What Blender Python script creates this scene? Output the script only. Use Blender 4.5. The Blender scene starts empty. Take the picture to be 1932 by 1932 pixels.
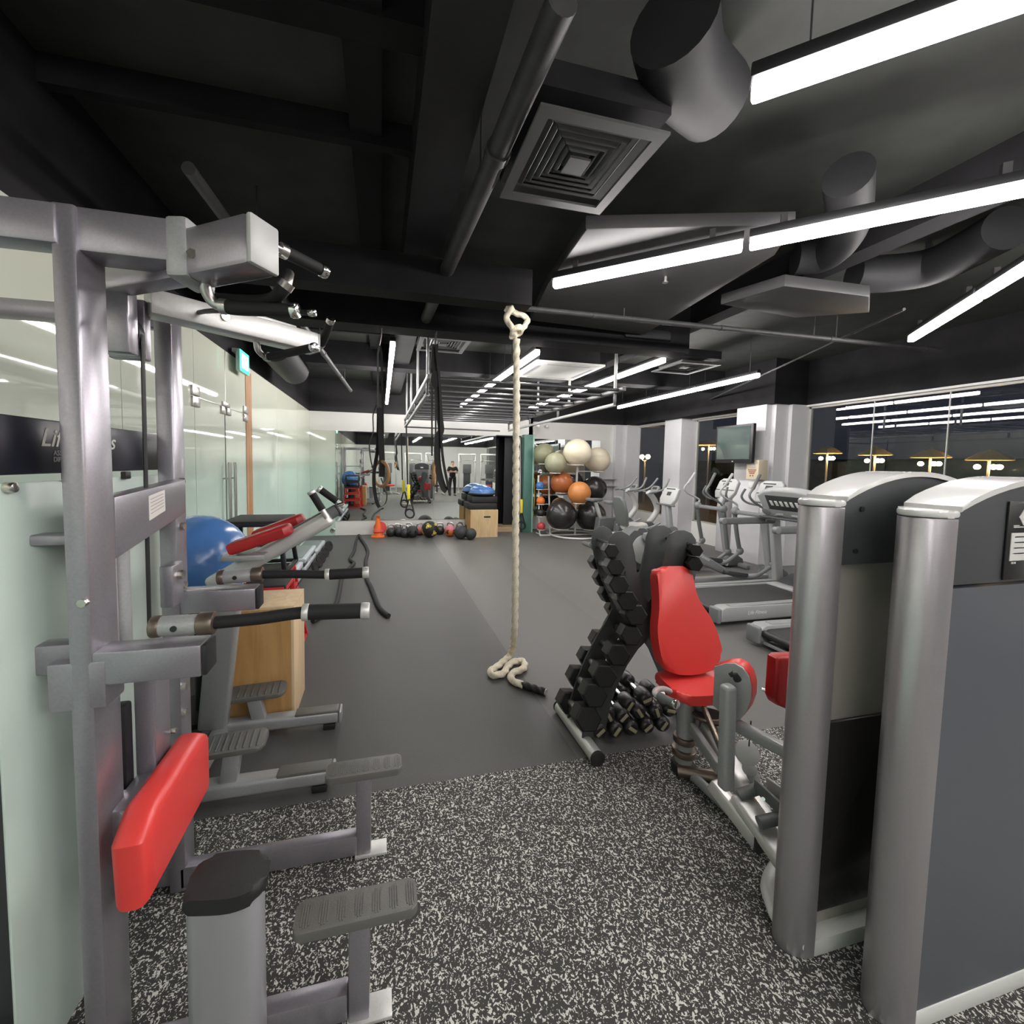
import bpy, bmesh, math, random
from mathutils import Vector as V, Matrix, Quaternion
random.seed(7)
D = bpy.data
C = bpy.context.scene.collection
SC = bpy.context.scene
PI = math.pi

# ---------------------------------------------------------------- camera, world, exposure
EYE = V((0, 0, 1.65))
FPX, PCX, PCY = 779.4, 901.2, 920.8
YAW, PITCH, ROLL = .2310, .0593, -.0168
_f = V((math.sin(YAW), math.cos(YAW), 0)); _r = V((math.cos(YAW), -math.sin(YAW), 0)); _u = V((0, 0, 1))
FWD = _f * math.cos(PITCH) - _u * math.sin(PITCH)
_d = -(_u * math.cos(PITCH) + _f * math.sin(PITCH))
RGT = _r * math.cos(ROLL) + _d * math.sin(ROLL)
DWN = _d * math.cos(ROLL) - _r * math.sin(ROLL)
cam_data = D.cameras.new('camera'); cam = D.objects.new('camera', cam_data); C.objects.link(cam)
cam_data.sensor_width = 36; cam_data.lens = 36 * FPX / 1932
cam_data.shift_x = (966 - PCX) / 1932; cam_data.shift_y = (PCY - 966) / 1932
cam_data.clip_start = .02; cam_data.clip_end = 200
_m = Matrix((RGT, -DWN, -FWD)).transposed().to_4x4(); _m.translation = EYE
cam.matrix_world = _m
SC.camera = cam
W = D.worlds.new('night_sky'); SC.world = W; W.use_nodes = True
W.node_tree.nodes['Background'].inputs[0].default_value = (.010, .011, .016, 1)
W.node_tree.nodes['Background'].inputs[1].default_value = 1
SC.view_settings.view_transform = 'Standard'; SC.view_settings.look = 'None'
SC.view_settings.gamma = 1; SC.view_settings.use_curve_mapping = False
SC.view_settings.exposure = 1.35
LAMP = 24.0          # strength of the ceiling tubes
SC.cycles.use_denoising = True
SC.cycles.max_bounces = 8; SC.cycles.glossy_bounces = 6; SC.cycles.transparent_max_bounces = 12
SC.cycles.sample_clamp_indirect = 8

def at(px, py, x=None, y=None, z=None):
    """a point of the place on a plane of known x, y or z"""
    d = RGT * ((px - PCX) / FPX) + DWN * ((py - PCY) / FPX) + FWD
    t = (x - EYE.x) / d.x if x is not None else (y - EYE.y) / d.y if y is not None else (z - EYE.z) / d.z
    return EYE + d * t

# ---------------------------------------------------------------- materials
MATS = {}
def mat(name, col, rough=.5, metal=0, spec=.5, coat=0, coat_rough=.05, noise=0, nscale=60, bump=0, bscale=200, emit=None, estr=0, aniso=None, stretch=(1, 1, 1)):
    if name in MATS: return MATS[name]
    m = D.materials.new(name); m.use_nodes = True
    nt = m.node_tree; b = nt.nodes['Principled BSDF']
    b.inputs['Base Color'].default_value = (*col, 1); b.inputs['Roughness'].default_value = rough
    b.inputs['Metallic'].default_value = metal; b.inputs['Specular IOR Level'].default_value = spec
    b.inputs['Coat Weight'].default_value = coat; b.inputs['Coat Roughness'].default_value = coat_rough
    if emit: b.inputs['Emission Color'].default_value = (*emit, 1); b.inputs['Emission Strength'].default_value = estr
    if noise or bump:
        tc = nt.nodes.new('ShaderNodeTexCoord'); mp = nt.nodes.new('ShaderNodeMapping'); mp.inputs['Scale'].default_value = stretch
        nt.links.new(tc.outputs['Object'], mp.inputs[0])
    if noise:
        n = nt.nodes.new('ShaderNodeTexNoise'); n.inputs['Scale'].default_value = nscale; n.inputs['Detail'].default_value = 4
        nt.links.new(mp.outputs[0], n.inputs['Vector'])
        r = nt.nodes.new('ShaderNodeValToRGB')
        r.color_ramp.elements[0].position = .3; r.color_ramp.elements[1].position = .7
        r.color_ramp.elements[0].color = (*[c * (1 - noise) for c in col], 1); r.color_ramp.elements[1].color = (*[min(1, c * (1 + noise)) for c in col], 1)
        nt.links.new(n.outputs[0], r.inputs[0]); nt.links.new(r.outputs[0], b.inputs['Base Color'])
    if bump:
        n = nt.nodes.new('ShaderNodeTexNoise'); n.inputs['Scale'].default_value = bscale; n.inputs['Detail'].default_value = 3
        nt.links.new(mp.outputs[0], n.inputs['Vector'])
        bp = nt.nodes.new('ShaderNodeBump'); bp.inputs['Strength'].default_value = bump; bp.inputs['Distance'].default_value = .004
        nt.links.new(n.outputs[0], bp.inputs['Height']); nt.links.new(bp.outputs[0], b.inputs['Normal'])
    MATS[name] = m; return m

def emission(name, col, s):
    m = D.materials.new(name); m.use_nodes = True; nt = m.node_tree
    nt.nodes.clear(); o = nt.nodes.new('ShaderNodeOutputMaterial'); e = nt.nodes.new('ShaderNodeEmission')
    e.inputs[0].default_value = (*col, 1); e.inputs[1].default_value = s
    nt.links.new(e.outputs[0], o.inputs[0]); MATS[name] = m; return m

def glass_mat(name, tint, ior=1.5, rough=0.0):
    m = D.materials.new(name); m.use_nodes = True; nt = m.node_tree
    nt.nodes.clear(); o = nt.nodes.new('ShaderNodeOutputMaterial')
    t = nt.nodes.new('ShaderNodeBsdfTransparent'); t.inputs[0].default_value = (*tint, 1)
    g = nt.nodes.new('ShaderNodeBsdfGlossy'); g.inputs['Roughness'].default_value = rough
    f = nt.nodes.new('ShaderNodeFresnel'); f.inputs[0].default_value = ior
    mx = nt.nodes.new('ShaderNodeMixShader')
    ge = nt.nodes.new('ShaderNodeNewGeometry'); sb = nt.nodes.new('ShaderNodeMath'); sb.operation = 'SUBTRACT'; sb.inputs[0].default_value = 1; sb.use_clamp = True
    ml = nt.nodes.new('ShaderNodeMath'); ml.operation = 'MULTIPLY'
    nt.links.new(ge.outputs['Backfacing'], sb.inputs[1]); nt.links.new(f.outputs[0], ml.inputs[0]); nt.links.new(sb.outputs[0], ml.inputs[1])
    nt.links.new(ml.outputs[0], mx.inputs[0]); nt.links.new(t.outputs[0], mx.inputs[1]); nt.links.new(g.outputs[0], mx.inputs[2])
    nt.links.new(mx.outputs[0], o.inputs[0]); MATS[name] = m; return m

def ramp_mat(name, axis, stops, rough=.5, spec=.5, coat=0, metal=0, const=True, noise=0, nscale=80):
    """bands of colour along one object axis (films, painted bands, floor strips)"""
    m = D.materials.new(name); m.use_nodes = True; nt = m.node_tree; b = nt.nodes['Principled BSDF']
    b.inputs['Roughness'].default_value = rough; b.inputs['Specular IOR Level'].default_value = spec
    b.inputs['Coat Weight'].default_value = coat; b.inputs['Coat Roughness'].default_value = .02; b.inputs['Metallic'].default_value = metal
    tc = nt.nodes.new('ShaderNodeTexCoord'); sp = nt.nodes.new('ShaderNodeSeparateXYZ'); nt.links.new(tc.outputs['Object'], sp.inputs[0])
    lo, hi = stops[0][0], stops[-1][0] + 1e-3
    mr = nt.nodes.new('ShaderNodeMapRange'); mr.inputs[1].default_value = lo; mr.inputs[2].default_value = hi
    nt.links.new(sp.outputs['XYZ'.index(axis)], mr.inputs[0])
    r = nt.nodes.new('ShaderNodeValToRGB'); r.color_ramp.interpolation = 'CONSTANT' if const else 'LINEAR'
    while len(r.color_ramp.elements) < len(stops): r.color_ramp.elements.new(.5)
    for e, (p, c) in zip(r.color_ramp.elements, stops): e.position = (p - lo) / (hi - lo); e.color = (*c, 1)
    nt.links.new(mr.outputs[0], r.inputs[0]); src = r.outputs[0]
    if noise:
        n = nt.nodes.new('ShaderNodeTexNoise'); n.inputs['Scale'].default_value = nscale; n.inputs['Detail'].default_value = 5
        nt.links.new(tc.outputs['Object'], n.inputs['Vector'])
        m2 = nt.nodes.new('ShaderNodeMapRange'); m2.inputs[1].default_value = .3; m2.inputs[2].default_value = .7; m2.inputs[3].default_value = 1 - noise; m2.inputs[4].default_value = 1 + noise
        nt.links.new(n.outputs[0], m2.inputs[0])
        mm = nt.nodes.new('ShaderNodeVectorMath'); mm.operation = 'SCALE'
        nt.links.new(src, mm.inputs[0]); nt.links.new(m2.outputs[0], mm.inputs['Scale']); src = mm.outputs[0]
    nt.links.new(src, b.inputs['Base Color']); MATS[name] = m; return m

def speckle_mat(name):
    m = D.materials.new(name); m.use_nodes = True; nt = m.node_tree; b = nt.nodes['Principled BSDF']
    b.inputs['Roughness'].default_value = .75; b.inputs['Specular IOR Level'].default_value = .3
    tc = nt.nodes.new('ShaderNodeTexCoord')
    def flecks(scale, lo, seed, st):
        mp = nt.nodes.new('ShaderNodeMapping'); mp.inputs['Location'].default_value = (seed, seed * 2, 0); mp.inputs['Scale'].default_value = st
        nt.links.new(tc.outputs['Object'], mp.inputs[0])
        w = nt.nodes.new('ShaderNodeTexNoise'); w.inputs['Scale'].default_value = 40; nt.links.new(mp.outputs[0], w.inputs['Vector'])
        mx = nt.nodes.new('ShaderNodeMixRGB'); mx.inputs[0].default_value = .03
        nt.links.new(mp.outputs[0], mx.inputs[1]); nt.links.new(w.outputs['Color'], mx.inputs[2])
        n = nt.nodes.new('ShaderNodeTexNoise'); n.inputs['Scale'].default_value = scale; n.inputs['Detail'].default_value = 1.5
        nt.links.new(mx.outputs[0], n.inputs['Vector'])
        r = nt.nodes.new('ShaderNodeValToRGB'); r.color_ramp.elements[0].position = lo; r.color_ramp.elements[1].position = lo + .035
        nt.links.new(n.outputs[0], r.inputs[0]); return r.outputs[0]
    a = flecks(112, .588, 3, (1, .75, 1)); c = flecks(150, .603, 11, (.8, 1, 1))
    mx = nt.nodes.new('ShaderNodeMath'); mx.operation = 'MAXIMUM'; nt.links.new(a, mx.inputs[0]); nt.links.new(c, mx.inputs[1])
    r = nt.nodes.new('ShaderNodeValToRGB'); r.color_ramp.elements[0].color = (.046, .046, .043, 1); r.color_ramp.elements[1].color = (.60, .60, .55, 1)
    nt.links.new(mx.outputs[0], r.inputs[0]); nt.links.new(r.outputs[0], b.inputs['Base Color'])
    MATS[name] = m; return m

def wood_mat(name, c1, c2, axis=2):
    m = D.materials.new(name); m.use_nodes = True; nt = m.node_tree; b = nt.nodes['Principled BSDF']
    b.inputs['Roughness'].default_value = .55; b.inputs['Specular IOR Level'].default_value = .3
    tc = nt.nodes.new('ShaderNodeTexCoord'); mp = nt.nodes.new('ShaderNodeMapping'); s = [9, 9, 9]; s[axis] = .9; mp.inputs['Scale'].default_value = s
    nt.links.new(tc.outputs['Object'], mp.inputs[0])
    n = nt.nodes.new('ShaderNodeTexNoise'); n.inputs['Scale'].default_value = 1.6; n.inputs['Detail'].default_value = 7; n.inputs['Distortion'].default_value = 1.2
    nt.links.new(mp.outputs[0], n.inputs['Vector'])
    r = nt.nodes.new('ShaderNodeValToRGB'); r.color_ramp.elements[0].position = .35; r.color_ramp.elements[1].position = .65
    r.color_ramp.elements[0].color = (*c1, 1); r.color_ramp.elements[1].color = (*c2, 1)
    nt.links.new(n.outputs[0], r.inputs[0]); nt.links.new(r.outputs[0], b.inputs['Base Color']); MATS[name] = m; return m

# ---------------------------------------------------------------- mesh helpers
def fr(o, x, y):
    """frame with origin o, first axis x, second axis near y"""
    x = V(x).normalized(); z = x.cross(V(y)).normalized(); y = z.cross(x)
    m = Matrix((x, y, z)).transposed().to_4x4(); m.translation = V(o); return m
def catmull(pts, n):
    pts = [V(p) for p in pts]
    if n < 2 or len(pts) < 3: return pts
    out = []
    for i in range(len(pts) - 1):
        p0 = pts[max(i - 1, 0)]; p1 = pts[i]; p2 = pts[i + 1]; p3 = pts[min(i + 2, len(pts) - 1)]
        for k in range(n):
            t = k / n
            out.append(.5 * ((2 * p1) + (p2 - p0) * t + (2 * p0 - 5 * p1 + 4 * p2 - p3) * t * t + (3 * p1 - p0 - 3 * p2 + p3) * t ** 3))
    out.append(pts[-1]); return out
def arc(cx, cy, r, a0, a1, n=10, ry=None):
    ry = r if ry is None else ry
    return [(cx + r * math.cos(math.radians(a0 + (a1 - a0) * k / n)), cy + ry * math.sin(math.radians(a0 + (a1 - a0) * k / n))) for k in range(n + 1)]
def rrect(w, h, r, n=5):
    w, h = w / 2, h / 2; o = []
    for cx, cy, a in ((w - r, h - r, 0), (-w + r, h - r, 90), (-w + r, -h + r, 180), (w - r, -h + r, 270)): o += arc(cx, cy, r, a, a + 90, n)
    return o
class MB:
    def __init__(s): s.v = []; s.f = []; s.cut = []
    def add(s, bm, M=None):
        bm.verts.ensure_lookup_table(); k = len(s.v); s.cut.append((k, len(s.f)))
        for i, v in enumerate(bm.verts): v.index = i; s.v.append((M @ v.co) if M else v.co.copy())
        flip = M is not None and M.determinant() < 0
        for f in bm.faces:
            ids = [k + v.index for v in f.verts]; s.f.append(ids[::-1] if flip else ids)
        bm.free(); return s
    def box(s, c, d, M=None, bev=0, seg=2):
        bm = bmesh.new(); bmesh.ops.create_cube(bm, size=1)
        for v in bm.verts: v.co = V((v.co.x * d[0], v.co.y * d[1], v.co.z * d[2]))
        if bev: bmesh.ops.bevel(bm, geom=bm.edges[:], offset=min(bev, .49 * min(d)), segments=seg, affect='EDGES', profile=.5)
        T = Matrix.Translation(V(c)); return s.add(bm, (M @ T) if M else T)
    def span(s, a, b, bev=0):
        a, b = V(a), V(b); return s.box((a + b) / 2, [abs(q) for q in (b - a)], bev=bev)
    def bar(s, p, q, w, h, up=(0, 0, 1), bev=.006, seg=2):
        p, q = V(p), V(q); d = q - p; L = d.length; up = V(up)
        if abs(d.normalized().dot(up)) > .99: up = V((0, 1, 0))
        M = fr((p + q) / 2, d, up)      # local x along, y up
        return s.box((0, 0, 0), (L, h, w), M, bev, seg)
    def tube(s, pts, r, seg=12, n=0, cap=True, sq=None):
        pts = catmull(pts, n); N = len(pts)
        if N > 1 and n == 0: pts = [V(p) for p in pts]
        rs = r if isinstance(r, (list, tuple)) else [r] * N
        if len(rs) != N: rs = [rs[min(len(rs) - 1, int(i * len(rs) / N))] for i in range(N)]
        bm = bmesh.new(); rings = []; t0 = (pts[1] - pts[0]).normalized()
        a = t0.orthogonal().normalized() if sq is None else (V(sq) - t0 * t0.dot(V(sq))).normalized()
        prev = t0
        for i, p in enumerate(pts):
            t = (pts[min(i + 1, N - 1)] - pts[max(i - 1, 0)]).normalized()
            a = prev.rotation_difference(t) @ a; a = (a - t * a.dot(t)).normalized(); b = t.cross(a); prev = t
            ring = []
            for k in range(seg):
                an = 2 * PI * k / seg
                ring.append(bm.verts.new(p + (a * math.cos(an) + b * math.sin(an)) * rs[i]))
            rings.append(ring)
        for i in range(N - 1):
            for k in range(seg): bm.faces.new((rings[i][k], rings[i][(k + 1) % seg], rings[i + 1][(k + 1) % seg], rings[i + 1][k]))
        if cap: bm.faces.new(rings[0][::-1]); bm.faces.new(rings[-1])
        return s.add(bm)
    def strap(s, pts, w, t, side, n=0):
        """flat band swept along pts; side = direction of its width"""
        pts = catmull(pts, n); N = len(pts); bm = bmesh.new(); rings = []; side = V(side)
        for i, p in enumerate(pts):
            p = V(p); d = (V(pts[min(i + 1, N - 1)]) - V(pts[max(i - 1, 0)])).normalized()
            a = (side - d * side.dot(d)).normalized(); b = d.cross(a)
            rings.append([bm.verts.new(p + a * (w / 2 * i1) + b * (t / 2 * j1)) for i1, j1 in ((1, 1), (-1, 1), (-1, -1), (1, -1))])
        for i in range(N - 1):
            for k in range(4): bm.faces.new((rings[i][k], rings[i][(k + 1) % 4], rings[i + 1][(k + 1) % 4], rings[i + 1][k]))
        bm.faces.new(rings[0][::-1]); bm.faces.new(rings[-1]); return s.add(bm)
    def cyl(s, p, q, r, r2=None, seg=24, bev=0):
        p, q = V(p), V(q); r2 = r if r2 is None else r2
        if not bev: return s.tube([p, q], [r, r2], seg)
        d = (q - p).normalized()
        return s.tube([p, p + d * bev * .3, p + d * bev, q - d * bev, q - d * bev * .3, q], [r - bev, r - bev * .3, r, r2, r2 - bev * .3, r2 - bev], seg)
    def sph(s, c, r, sc=(1, 1, 1), seg=28, M=None):
        bm = bmesh.new(); bmesh.ops.create_uvsphere(bm, u_segments=seg, v_segments=max(8, seg // 2), radius=r)
        for v in bm.verts: v.co = V((v.co.x * sc[0], v.co.y * sc[1], v.co.z * sc[2]))
        T = Matrix.Translation(V(c)); return s.add(bm, (T @ M) if M else T)
    def lathe(s, prof, M=None, seg=28):
        bm = bmesh.new(); rings = []
        for r, z in prof:
            rings.append([bm.verts.new((0, 0, z))] if r < 1e-6 else [bm.verts.new((r * math.cos(2 * PI * k / seg), r * math.sin(2 * PI * k / seg), z)) for k in range(seg)])
        for a, b in zip(rings, rings[1:]):
            for k in range(seg):
                k2 = (k + 1) % seg
                if len(a) == 1 and len(b) == 1: continue
                if len(a) == 1: bm.faces.new((a[0], b[k2], b[k]))
                elif len(b) == 1: bm.faces.new((a[k], a[k2], b[0]))
                else: bm.faces.new((a[k], a[k2], b[k2], b[k]))
        for ring, rev in ((rings[0], True), (rings[-1], False)):
            if len(ring) > 2: bm.faces.new(ring[::-1] if rev else ring)
        return s.add(bm, M)
    def prism(s, poly, t, M=None, bev=0, seg=2):
        """outline in local xy, thickness t along local z (0..t)"""
        bm = bmesh.new(); ar = sum(a[0] * b[1] - b[0] * a[1] for a, b in zip(poly, poly[1:] + poly[:1]))
        if ar < 0: poly = poly[::-1]
        q = []
        for p in poly:
            if not q or (abs(p[0] - q[-1][0]) + abs(p[1] - q[-1][1])) > 1e-5: q.append(p)
        if abs(q[0][0] - q[-1][0]) + abs(q[0][1] - q[-1][1]) < 1e-5: q.pop()
        lo = [bm.verts.new((x, y, 0)) for x, y in q]; hi = [bm.verts.new((x, y, t)) for x, y in q]; n = len(q)
        fb = bm.faces.new(lo[::-1]); ft = bm.faces.new(hi)
        for k in range(n): bm.faces.new((lo[k], lo[(k + 1) % n], hi[(k + 1) % n], hi[k]))
        if bev:
            es = list(fb.edges) + list(ft.edges)
            bmesh.ops.bevel(bm, geom=es, offset=bev, segments=seg, affect='EDGES', profile=.5)
        return s.add(bm, M)
    def torus(s, c, R, r, ax=(0, 0, 1), seg=32, seg2=10, sc=(1, 1)):
        M = fr(c, V(ax).orthogonal(), V(ax).cross(V(ax).orthogonal())); pts = [M @ V((R * sc[0] * math.cos(2 * PI * k / seg), R * sc[1] * math.sin(2 * PI * k / seg), 0)) for k in range(seg)]
        bm = bmesh.new(); rings = []; n = V(ax).normalized(); cc = V(c)
        for k, p in enumerate(pts):
            tg = (pts[(k + 1) % seg] - pts[k - 1]).normalized(); o = tg.cross(n).normalized()
            rings.append([bm.verts.new(p + (o * math.cos(2 * PI * j / seg2) + n * math.sin(2 * PI * j / seg2)) * r) for j in range(seg2)])
        for k in range(seg):
            for j in range(seg2): bm.faces.new((rings[k][j], rings[k][(j + 1) % seg2], rings[(k + 1) % seg][(j + 1) % seg2], rings[(k + 1) % seg][j]))
        return s.add(bm)
    def obj(s, name, m, parent=None, ang=38, local=False, loc=None):
        me = D.meshes.new(name); M = Matrix.Identity(4)
        if parent is not None and not local:
            p = parent
            while p: M = p.matrix_basis @ M; p = p.parent
            M = M.inverted()
        elif loc is not None: M = Matrix.Translation(-V(loc))
        me.from_pydata([M @ v for v in s.v], [], s.f); me.update()
        bm = bmesh.new(); bm.from_mesh(me); bmesh.ops.recalc_face_normals(bm, faces=bm.faces[:]); bm.to_mesh(me); bm.free()
        if isinstance(m, str): m = MATS[m]
        me.materials.append(m); me.shade_smooth(); me.set_sharp_from_angle(angle=math.radians(ang))
        o = D.objects.new(name, me); C.objects.link(o)
        if parent is not None: o.parent = parent
        elif loc is not None: o.location = loc
        return o
def objs(mb, name, m, parent, **k):
    """every primitive of mb as a part of its own"""
    out = []; cuts = mb.cut + [(len(mb.v), len(mb.f))]
    for (v0, f0), (v1, f1) in zip(cuts, cuts[1:]):
        q = MB(); q.v = mb.v[v0:v1]; q.f = [[i - v0 for i in f] for f in mb.f[f0:f1]]; out.append(q.obj(name, m, parent, **k))
    return out
def tag(o, label=None, cat=None, group=None, kind=None):
    if label: o['label'] = label
    if cat: o['category'] = cat
    if group: o['group'] = group
    if kind: o['kind'] = kind
    return o
def thing(name, label, cat, loc=(0, 0, 0), rz=0, group=None):
    o = D.objects.new(name, None); C.objects.link(o); o.location = loc; o.rotation_euler = (0, 0, rz); o.empty_display_size = .1
    return tag(o, label, cat, group)
def struct(name, mb, m, **k): return tag(mb.obj(name, m, **k), kind='structure')
def copy_tree(o, parent=None):
    c = o.copy(); C.objects.link(c)
    if parent is not None: c.parent = parent
    for ch in [x for x in D.objects if x.parent == o]: copy_tree(ch, c)
    return c
def place(o, loc, rz, label, group=None):
    c = copy_tree(o); c.location = loc; c.rotation_euler = (0, 0, rz); c['label'] = label
    if group: c['group'] = group
    return c
def text_mesh(body, size, M, name, m, parent, extrude=.001, shear=0, align='LEFT', offset=0):
    cu = D.curves.new(name, 'FONT'); cu.body = body; cu.size = size; cu.extrude = extrude; cu.shear = shear; cu.align_x = align; cu.offset = offset
    ob = D.objects.new(name, cu); C.objects.link(ob)
    me = D.meshes.new_from_object(ob.evaluated_get(bpy.context.evaluated_depsgraph_get())); D.objects.remove(ob); D.curves.remove(cu)
    P = Matrix.Identity(4); p = parent
    while p: P = p.matrix_basis @ P; p = p.parent
    me.transform(P.inverted() @ M); me.name = name
    me.materials.clear(); me.materials.append(MATS[m] if isinstance(m, str) else m)
    o = D.objects.new(name, me); C.objects.link(o); o.parent = parent; return o
# ---------------------------------------------------------------- palette
mat('white_paint', (.72, .72, .69), .6, noise=.02, nscale=8)
mat('grey_paint', (.55, .55, .56), .6)
mat('black_ceiling', (.015, .0145, .0165), .8, spec=.2, noise=.3, nscale=3)
mat('black_duct', (.018, .018, .020), .6, spec=.35, noise=.2, nscale=5)
mat('black_pipe', (.045, .044, .046), .55, noise=.2, nscale=12)
mat('dark_panel', (.033, .036, .032), .7, noise=.25, nscale=4)
mat('silver', (.35, .335, .37), .30, metal=.7, noise=.05, nscale=160)
mat('silver_light', (.62, .62, .60), .38, metal=.5, noise=.04, nscale=160)
mat('silver_grey', (.36, .37, .37), .42, metal=.35, noise=.06, nscale=160)
mat('chrome', (.78, .78, .78), .14, metal=1)
mat('steel', (.55, .54, .52), .28, metal=1)
mat('brown_steel', (.20, .16, .13), .35, metal=.8)
mat('grip', (.012, .012, .013), .65, spec=.35, bump=.3, bscale=900)
mat('black_plastic', (.016, .016, .018), .42)
mat('dark_plastic', (.055, .057, .062), .5, bump=.15, bscale=600)
mat('grey_plastic', (.20, .21, .21), .45, bump=.1, bscale=600)
mat('mid_plastic', (.105, .113, .112), .45, bump=.1, bscale=600)
mat('light_plastic', (.42, .43, .42), .35, bump=.05, bscale=600)
mat('pale_plastic', (.70, .71, .69), .32)
mat('red_vinyl', (.70, .050, .045), .34, spec=.6, bump=.08, bscale=500)
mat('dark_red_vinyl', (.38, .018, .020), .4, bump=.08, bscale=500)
mat('red_steel', (.55, .03, .03), .4)
mat('rubber_black', (.014, .014, .014), .6, bump=.2, bscale=400)
mat('rubber_tread', (.125, .125, .115), .42, bump=.3, bscale=300)
mat('hex_rubber', (.005, .005, .0055), .40, spec=.32)
mat('label_cream', (.42, .39, .27), .5)
mat('bolt', (.6, .57, .52), .25, metal=1)
# ================================================================ THE ROOM
XL, XR, YB, YF, ZW, ZC = -1.5, 7.0, 9.6, -8.2, 2.72, 3.45
ramp_mat('rubber_floor', 'X', [(-2, (.088, .087, .083)), (1.05, (.128, .126, .120)), (2.22, (.140, .138, .132)), (8, (.1, .1, .1))], rough=.5, spec=.35, noise=.16, nscale=170)  # differing sheen of the mat strips put into the colour as flat tones
speckle_mat('speckle_floor')
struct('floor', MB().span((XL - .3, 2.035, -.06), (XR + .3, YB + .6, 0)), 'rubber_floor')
struct('floor_speckled', MB().span((XL - .3, YF, -.06), (XR + .3, 2.035, .001)), 'speckle_floor')
struct('ceiling', MB().span((XL - .3, YF, ZC), (XR + .3, YB + .6, ZC + .1)), 'dark_panel')
ramp_mat('wall_two_tone', 'Z', [(-1, (.70, .70, .67)), (ZW, (.016, .015, .017)), (5, (0, 0, 0))], rough=.6)
# back wall with its mirrors
struct('wall_back', MB().span((XL, YB, 0), (-.97, YB + .1, ZC)).span((-.97, YB, 0), (2.70, YB + .1, ZC)).span((2.70, YB, 2.34), (3.33, YB + .1, ZC)).span((3.33, YB, 0), (3.62, YB + .1, ZC)), 'wall_two_tone')
struct('wall_back_right', MB().span((3.62, 9.9, 0), (6.6, 10.0, ZC)).span((3.52, YB, 0), (3.62, 10.0, ZC)), 'wall_two_tone')
mat('mirror_glass', (.86, .90, .87), .015, metal=1)
mat('mint_edge', (.30, .50, .42), .2)
def mirror(x0, x1, y, z0, z1, label, joints):
    t = thing('wall_mirror', label, 'mirror', ((x0 + x1) / 2, y, z0))
    MB().span((x0, y - .012, z0), (x1, y, z1)).obj('mirror_pane', 'mirror_glass', t)
    b = MB()
    for j in joints: b.span((j - .002, y - .014, z0), (j + .002, y - .0118, z1))
    b.span((x0 - .006, y - .014, z0), (x0, y, z1))
    objs(b, 'pane_joint', 'mint_edge', t)
mirror(-.97, 2.69, YB, .325, 2.315, 'large wall mirror above the white kerb behind the kettlebells', (-.0, 1.2))
mirror(3.66, 5.62, 9.9, .325, 2.30, 'wall mirror behind the exercise ball rack', (4.7,))
# opening to the dark store room
struct('door_3', MB().span((2.70, YB + .75, 0), (3.33, YB + .8, 2.34)).span((2.68, YB, 0), (2.70, YB + .8, 2.34)).span((3.33, YB + .1, 0), (3.35, YB + .8, 2.34)).span((2.70, YB, 2.32), (3.33, YB + .8, 2.34)).span((3.0, YB + .3, 0), (3.33, YB + .34, 2.32)), 'black_plastic')
wood_mat('threshold_wood', (.40, .28, .15), (.55, .40, .24), 0)
struct('trim_1', MB().span((2.70, YB - .02, 0), (3.33, YB + .5, .12)), 'threshold_wood')
mat('green_panel', (.085, .20, .165), .45, noise=.08, nscale=6)
t = thing('partition_post', 'dark green partition post with pale edge beside the dark doorway', 'post', (3.47, YB, 0))
MB().span((3.34, 9.40, 0), (3.56, 9.598, 2.36), bev=.004).obj('panel', 'green_panel', t)
MB().span((3.56, 9.40, 0), (3.60, 9.598, 2.36), bev=.004).obj('edge_strip', 'mint_edge', t)
# left glass wall
mat('frost_mint', (.46, .60, .53), .04, spec=.6)
ramp_mat('glass_back', 'Z', [(0, (.44, .60, .52)), (1.45, (.47, .60, .52)), (1.75, (.56, .62, .53)), (2.72, (.60, .62, .52)), (4, (.6, .6, .5))], rough=.03, spec=.9, const=False)
mat('joint_dark', (.05, .07, .06), .4)
struct('wall_left', MB().span((XL - .12, YF, 0), (XL - .02, YB, ZW)), 'frost_mint')
struct('wall_left_upper', MB().span((XL - .1, YF, ZW), (XL + .0, YB + .1, ZC)), 'black_ceiling')
ys = [YF, -2.6, -.6, 1.4, 2.9, 3.89]
for i, (a, b) in enumerate(zip(ys, ys[1:])): struct('window_%d' % (i + 4), MB().span((XL - .012, a + .003, .0), (XL, b - .003, ZW)), 'glass_back')
ys = [5.20, 6.7, 8.2, YB]
for i, (a, b) in enumerate(zip(ys, ys[1:])): struct('window_%d' % (i + 9), MB().span((XL - .012, a + .003, .0), (XL, b - .003, ZW)), 'glass_back')
struct('window_12', MB().span((XL, YB - .012, .0), (-.98, YB, 2.32)), 'glass_back')
struct('window_13', MB().span((XL - .012, 3.893, 2.17), (XL, 4.595, ZW)).span((XL - .012, 4.601, 2.17), (XL, 5.197, ZW)), 'glass_back')
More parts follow.
